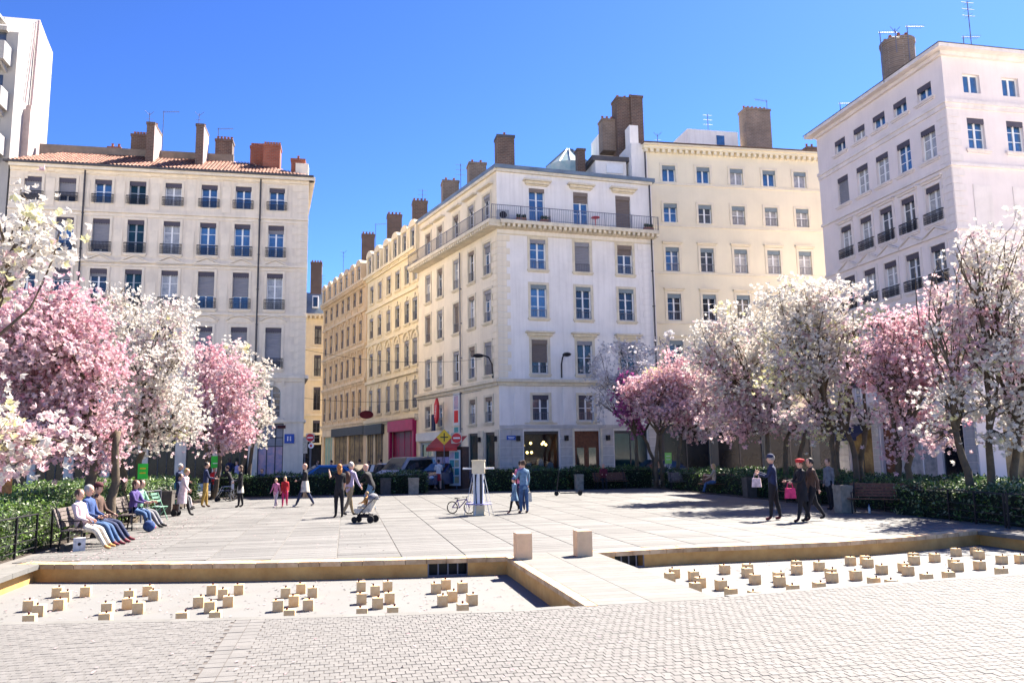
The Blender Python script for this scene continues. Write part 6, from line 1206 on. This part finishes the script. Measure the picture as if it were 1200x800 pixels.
# electric kick scooter standing on the plaza
p = Zp(667, 580.5); t = thing('kick_scooter', 'black electric kick scooter standing alone in front of the shaded bench', 'scooter', (p.x, p.y, 0), rad(168.3))
k = MB(); k.box(-.42, .42, -.07, .07, .10, .14); build(k, 'deck', 'iron', t); k = MB(); k.tube([(.44, 0, .14), (.58, 0, .32), (.46, 0, 1.15)], .022, 8); build(k, 'stem', 'iron', t); k = MB(); k.tube([(.46, -.24, 1.15), (.46, .24, 1.15)], .018, 6); k.tube([(.46, 0, 1.12), (.46, 0, 1.2)], .035, 6); build(k, 'handlebar', 'iron', t); wheel(t, -.52, 0, .11, .05); wheel(t, .60, 0, .11, .05); k = MB(); k.prism([(-.66, .12), (-.6, .24), (-.5, .27), (-.4, .2), (-.5, .245), (-.58, .22)], -.04, .04); build(k, 'mudguard', 'iron', t)
def bicycle(label, px, py, rz, sc, m):
    p = Zp(px, py); t = thing('bicycle', label, 'bicycle', (p.x, p.y, 0), rz); R = .33*sc
    for x in (-.52*sc, .52*sc):
        k = MB(); n = 22; P = [(R*.95*math.cos(2*PI*i/n), 0, R*.95*math.sin(2*PI*i/n)) for i in range(n+1)]; k.tube(P, .02, 6); o = build(k, 'wheel', 'rubber', t, (x, 0, R)); k = MB()
        for i in range(10): a = 2*PI*i/10; k.tube([(0, 0, 0), (R*.94*math.cos(a), 0, R*.94*math.sin(a))], .003, 3)
        build(k, 'spokes', 'chrome', o, kind='stuff')
    k = MB(); s = sc; B_ = (-.08*s, 0, .32*s); H_ = (.36*s, 0, .78*s); S_ = (-.2*s, 0, .72*s)
    for a, b in ((B_, H_), (S_, H_), (B_, S_), ((-.52*s, 0, R), B_), ((-.52*s, 0, R), S_), ((.52*s, 0, R), H_)): k.tube([a, b], .018, 6)
    build(k, 'frame', m, t); k = MB(); k.prism([(-.34*s, .80*s), (-.08*s, .80*s), (-.1*s, .84*s), (-.34*s, .86*s)], -.05, .05); k.tube([S_, (-.22*s, 0, .82*s)], .014, 5); build(k, 'saddle', 'rubber', t); k = MB(); k.tube([H_, (.38*s, 0, .92*s)], .015, 5); k.tube([(.30*s, -.22, .93*s), (.40*s, 0, .92*s), (.30*s, .22, .93*s)], .015, 6); build(k, 'handlebar', 'iron', t)
bicycle("small child's bicycle leaning against the cream monument, front wheel nearer", 540, 601.5, rad(-35), .62, 'cl_purple')
# monument with arms and stays
p = Zp(562, 603.5); t = thing('monument', 'cream column monument with white side arms, stays and low ring shelf', 'monument', (p.x, p.y+.15, 0), rad(-12))
k = MB(); k.lathe([(.26, 0), (.26, .30)], 4); build(k, 'base', 'monument', t, rz=PI/4); k = MB(); k.box(-.17, .17, -.17, .17, .30, 1.36); build(k, 'shaft', 'monument_board', t)
for x in (-.12, .05): k = MB(); k.box(x, x+.07, -.18, -.172, .32, 1.34); build(k, 'dark_slot', 'iron', t)
k = MB(); k.box(-.21, .21, -.21, .21, 1.36, 1.76); k.box(-.23, .23, -.23, .23, 1.76, 1.80); build(k, 'capital', 'monument', t)
for s in (-1, 1): k = MB(); k.box(min(s*.21, s*.52), max(s*.21, s*.52), -.1, .1, 1.50, 1.555); build(k, 'side_arm', 'monument_board', t)
k = MB(); P = [(.42*math.cos(2*PI*i/16), .42*math.sin(2*PI*i/16), .37) for i in range(17)]; k.tube(P, .025, 6); k.lathe([(.40, .36), (.40, .375)], 16); build(k, 'ring_shelf', 'cl_lilac', t)
for i in range(6): a = 2*PI*i/6+.3; k = MB(); k.tube([(.19*math.cos(a), .19*math.sin(a), 1.36), (.40*math.cos(a), .40*math.sin(a), .38), (.5*math.cos(a), .5*math.sin(a), .0)], .009, 5); build(k, 'stay_rod', 'chrome', t)
# pram
p = Zp(428, 612); t = thing('pram', 'grey and black pram with a small child, hood folded', 'pushchair', (p.x, p.y, 0), rad(155))
for x, y in ((-.32, -.25), (-.32, .25), (.36, -.22), (.36, .22)): wheel(t, x, y, .12 if x > 0 else .14, .045)
k = MB(); k.tube([(-.34, -.24, .14), (.05, -.24, .42), (.36, -.22, .12)], .016, 6); k.tube([(-.34, .24, .14), (.05, .24, .42), (.36, .22, .12)], .016, 6); k.tube([(.2, -.24, .3), (-.25, -.24, .75), (-.55, -.2, 1.0), (-.55, .2, 1.0), (-.25, .24, .75), (.2, .24, .3)], .015, 6); build(k, 'chassis', 'iron', t)
k = MB(); k.prism([(-.28, .42), (.3, .36), (.42, .48), (.34, .55), (-.05, .55), (-.30, .95), (-.38, .92)], -.2, .2); build(k, 'seat', 'cl_cream', t); k = MB(); k.box(-.25, .25, -.2, .2, .2, .32); build(k, 'basket', 'cl_black', t)
k = MB(); k.ball((-.32, 0, .88), .24, 8, 0, 1, .95, 1, lo=.0); build(k, 'hood', 'cl_grey', t, smooth=True); t.scale = (.78,)*3
PEO = dict(label='small child in an orange top sitting in the pram', face=155, loc=tuple(Vector((p.x, p.y, 0))), h=.85)
# wheelchair or big-wheeled pushchair at left
p = Zp(262, 587); t = thing('wheelchair', 'empty wheelchair with a large spoked wheel among the people at left', 'wheelchair', (p.x+.1, p.y, 0), rad(175))
for y in (-.28, .28):
    k = MB(); n = 24; k.tube([(.29*math.cos(2*PI*i/n), 0, .29*math.sin(2*PI*i/n)) for i in range(n+1)], .018, 6); o = build(k, 'wheel', 'rubber', t, (-.2, y, .3)); k = MB()
    for i in range(9): a = 2*PI*i/9; k.tube([(0,0,0), (.28*math.cos(a), 0, .28*math.sin(a))], .004, 3)
    build(k, 'spokes', 'chrome', o, kind='stuff'); wheel(t, .38, y*.8, .09, .04)
k = MB(); k.box(-.25, .25, -.22, .22, .46, .50); k.box(-.3, -.26, -.22, .22, .5, .95); build(k, 'seat', 'cl_navy', t); k = MB()
for y in (-.24, .24): k.tube([(-.42, y, .98), (-.28, y, .95), (-.28, y, .3)], .014, 6); k.tube([(-.28, y, .68), (.15, y, .68), (.25, y, .45), (.45, y, .12)], .014, 6)
build(k, 'frame', 'chrome', t)
p = Zp(206, 604.5); t = thing('shopping_trolley', 'small two-wheeled trolley pulled by the lady in white', 'trolley', (p.x, p.y, 0), rad(168)); k = MB(); k.box(-.08, .08, -.11, .11, .13, .42); build(k, 'bag', 'cl_brown', t); k = MB(); k.tube([(-.1, 0, .15), (-.14, 0, 1.0)], .012, 6); build(k, 'handle', 'chrome', t); wheel(t, 0, -.17, .11, .04); wheel(t, 0, .17, .11, .04)
# folding chair, litter bags under bench
t = thing('folding_chair', 'green folding chair beside the grey railing at left', 'chair', (-6.0, 28.6, 0), rad(-20)); k = MB()
for y in (-.2, .2): k = MB(); k.tube([(.22, y, 0), (-.18, y, .9)], .014, 6); build(k, 'leg', 'cl_green', t); k = MB(); k.tube([(-.22, y, 0), (.2, y, .45)], .014, 6); build(k, 'leg', 'cl_green', t)
for i in range(4): k = MB(); k.box(-.18+.1*i, -.10+.1*i, -.21, .21, .44, .46); build(k, 'seat_slat', 'cl_green', t)
for i in range(3): k = MB(); z = .6+.11*i; k.box(-.07-.044*i-.02*i, -.055-.044*i-.02*i, -.21, .21, z, z+.07); build(k, 'back_slat', 'cl_green', t)
t = thing('carrier_bag', 'white paper carrier bag with a dark emblem under the near bench', 'bag', (-5.75, 19.75, 0), .3); k = MB(); k.box(-.12, .12, -.08, .08, 0, .28); build(k, 'bag', 'cl_white', t); k = MB(); k.lathe([(.035, 0), (.035, .004)], 10); o = build(k, 'emblem', 'cl_black', t, (0, -.082, .15)); o.rotation_euler = (PI/2, 0, 0)
t = thing('rucksack', 'dark blue rucksack on the ground by the second left bench', 'bag', (-5.3, 24.2, 0)); k = MB(); k.ball((0, 0, .16), .15, 8, 0, 1.1, .75, 1.05); build(k, 'pouch', 'cl_blue', t, smooth=True); k = MB(); k.tube([(-.1, .1, .1), (-.1, .2, .25), (-.08, .1, .38)], .02, 5); build(k, 'strap', 'cl_black', t)
t = thing('water_bottle', 'small clear bottle standing on the ground by the long red bench', 'bottle', Zp(1019, 601)); k = MB(); k.lathe([(.035, 0), (.038, .02), (.038, .16), (.015, .21), (.015, .24)], 10); build(k, 'bottle_body', 'headlamp', t, smooth=True); k = MB(); k.lathe([(.018, .24), (.018, .265)], 8); build(k, 'cap', 'sign_blue', t)
# green notice signs on posts
def postsign(label, px, pt, pb, Y, w_, m, base_z=0, post='iron_grey', inner='sign_white', lines=2, bw=.03):
    a = onY(px, (pt+pb)/2, Y); zt = onY(px, pt, Y).z; zb = onY(px, pb, Y).z; t = thing('post_sign', label, 'sign', (a.x, Y, 0), 0)
    k = MB(); k.tube([(0, .03, 0), (0, .03, zt)], .028, 8); build(k, 'post', post, t); k = MB(); k.box(-w_/2, w_/2, -.02, 0, zb, zt); o = build(k, 'sign_board', m, t)
    for i in range(lines): z = zb+(zt-zb)*(.35+.3*i); k = MB(); k.box(-w_*.3, w_*.3, -.024, -.021, z, z+.04); build(k, 'sign_line', inner, o)
    return t
postsign('bright green park sign on a post behind the second left bench', 167.5, 543, 561, 27.8, .30, 'sign_green', lines=2, inner='sign_yellow'); postsign('bright green rounded park sign behind the wheelchair group', 252.5, 534, 548, 42.5, .40, 'sign_green', lines=1); postsign('lime green park sign on a tall post by the white shirted person', 783, 530, 543, 43.2, .40, 'sign_lime', lines=2)
postsign('pale street map panel on posts at the side street mouth', 357.5, 512, 531, 54, .30, 'cl_cream', lines=0)
# traffic signs
def disc_sign(label, px, py, Y, r, kind):
    a = onY(px, py, Y); t = thing('traffic_sign', label, 'traffic sign', (a.x, Y, 0), 0, 'traffic signs at the street corner'); k = MB(); k.tube([(0, .04, 0), (0, .04, a.z+r*.8)], .03, 8); build(k, 'post', 'iron_grey', t); z = a.z
    if kind == 'noentry':
        k = MB(); k.box(-r*1.12, r*1.12, -.01, 0, z-r*1.12, z+r*1.12); build(k, 'back_plate', 'cl_burg' if r > .3 else 'cl_cream', t)
        k = MB(); k.lathe([(r, 0), (r, .015)], 24); o = build(k, 'sign_disc', 'sign_red', t, (0, -.012, z)); o.rotation_euler = (PI/2, 0, 0); k = MB(); k.box(-r*.72, r*.72, -.036, -.030, z-r*.16, z+r*.16); build(k, 'white_bar', 'sign_white', t)
    elif kind == 'diamond':
        k = MB(); k.box(-r, r, -.02, 0, -r, r); o = build(k, 'sign_plate', 'sign_yellow', t, (0, 0, z)); o.rotation_euler = (0, PI/4, 0)
        k = MB(); k.box(-r*.7, r*.7, -.026, -.021, z-r*.1, z+r*.1); k.box(-r*.1, r*.1, -.0265, -.0215, z-r*.75, z+r*.75); build(k, 'crossroads_symbol', 'iron', t)
    else:
        k = MB(); k.lathe([(r, 0), (r, .015)], 20); o = build(k, 'sign_disc', 'sign_white', t, (0, -.012, z)); o.rotation_euler = (PI/2, 0, 0); k = MB(); k.lathe([(r*.45, .016), (r*.45, .02)], 12); o = build(k, 'symbol', 'sign_red', t, (0, -.012, z)); o.rotation_euler = (PI/2, 0, 0)
disc_sign('red no entry sign on a plate beside the kiosk', 535, 513, 48.2, .29, 'noentry'); disc_sign('yellow diamond warning sign with a dark cross beside the kiosk', 520.5, 512, 48.0, .33, 'diamond'); disc_sign('small red no entry sign at the mouth of the side street', 363.5, 512.5, 53.5, .24, 'noentry'); disc_sign('round white sign with red centre below the far no entry sign', 364.5, 522, 53.4, .18, 'round')
# kiosk with awning and card racks
a = onY(530, 560, 49.3); t = thing('news_kiosk', 'small kiosk with red awning and card racks beside the shop corner', 'kiosk', (a.x, 49.3, 0), rad(-35))
k = MB(); k.box(-.9, .9, -.4, .5, 0, 2.5); build(k, 'cabin', 'cl_brown', t); k = MB(); k.add([(-1.1, .1, 3.15), (1.0, .1, 3.15), (1.0, -1.3, 2.45), (-1.1, -1.3, 2.45), (-1.1, -1.3, 2.25), (1.0, -1.3, 2.25)], [(0,1,2,3), (3,2,5,4)]); build(k, 'awning', 'awning_red', t)
k = MB(); k.box(.3, 1.0, -.95, -.85, .2, 2.3); build(k, 'card_rack', 'shop_white', t); 
for i in range(4):
    for j in range(2): k = MB(); k.box(.34+.33*j, .62+.33*j, -.97, -.952, .35+.48*i, .75+.48*i); build(k, 'card', rc(['poster_a', 'poster_b', 'cl_teal', 'cl_white']), t)
for x in (-.7, -.25): k = MB(); k.box(x, x+.4, -.7, -.45, .8, 1.9); build(k, 'newspaper_rack', rc(['cl_lilac', 'poster_a']), t)
# orange rounded litter bin at the far left
t = thing('litter_bin', 'rounded orange red bin cut by the left edge behind the hedge', 'bin', atD(0, 575, 23).xy.to_3d()); k = MB(); k.lathe([(.25, 0), (.28, .1), (.28, 1.5), (.2, 1.68), (.05, 1.72)], 16); build(k, 'bin_body', 'cl_orange', t, smooth=True); k = MB(); k.box(-.15, .15, -.29, -.27, 1.3, 1.42); build(k, 'slot', 'iron', t)
dat = sk_person(dict(h=.85, sit=1, ll=(84, 60), rl=(80, 60), la=(30, 10, 40), ra=(30, 10, 40), lean=-10)); bpy.context.view_layer.update(); dg = bpy.context.evaluated_depsgraph_get()
PEO.update(top='cl_orange', leg='cl_cream', hair='hair_blond', hat=None); finish_person(dat[0], dat, PEO, dg)
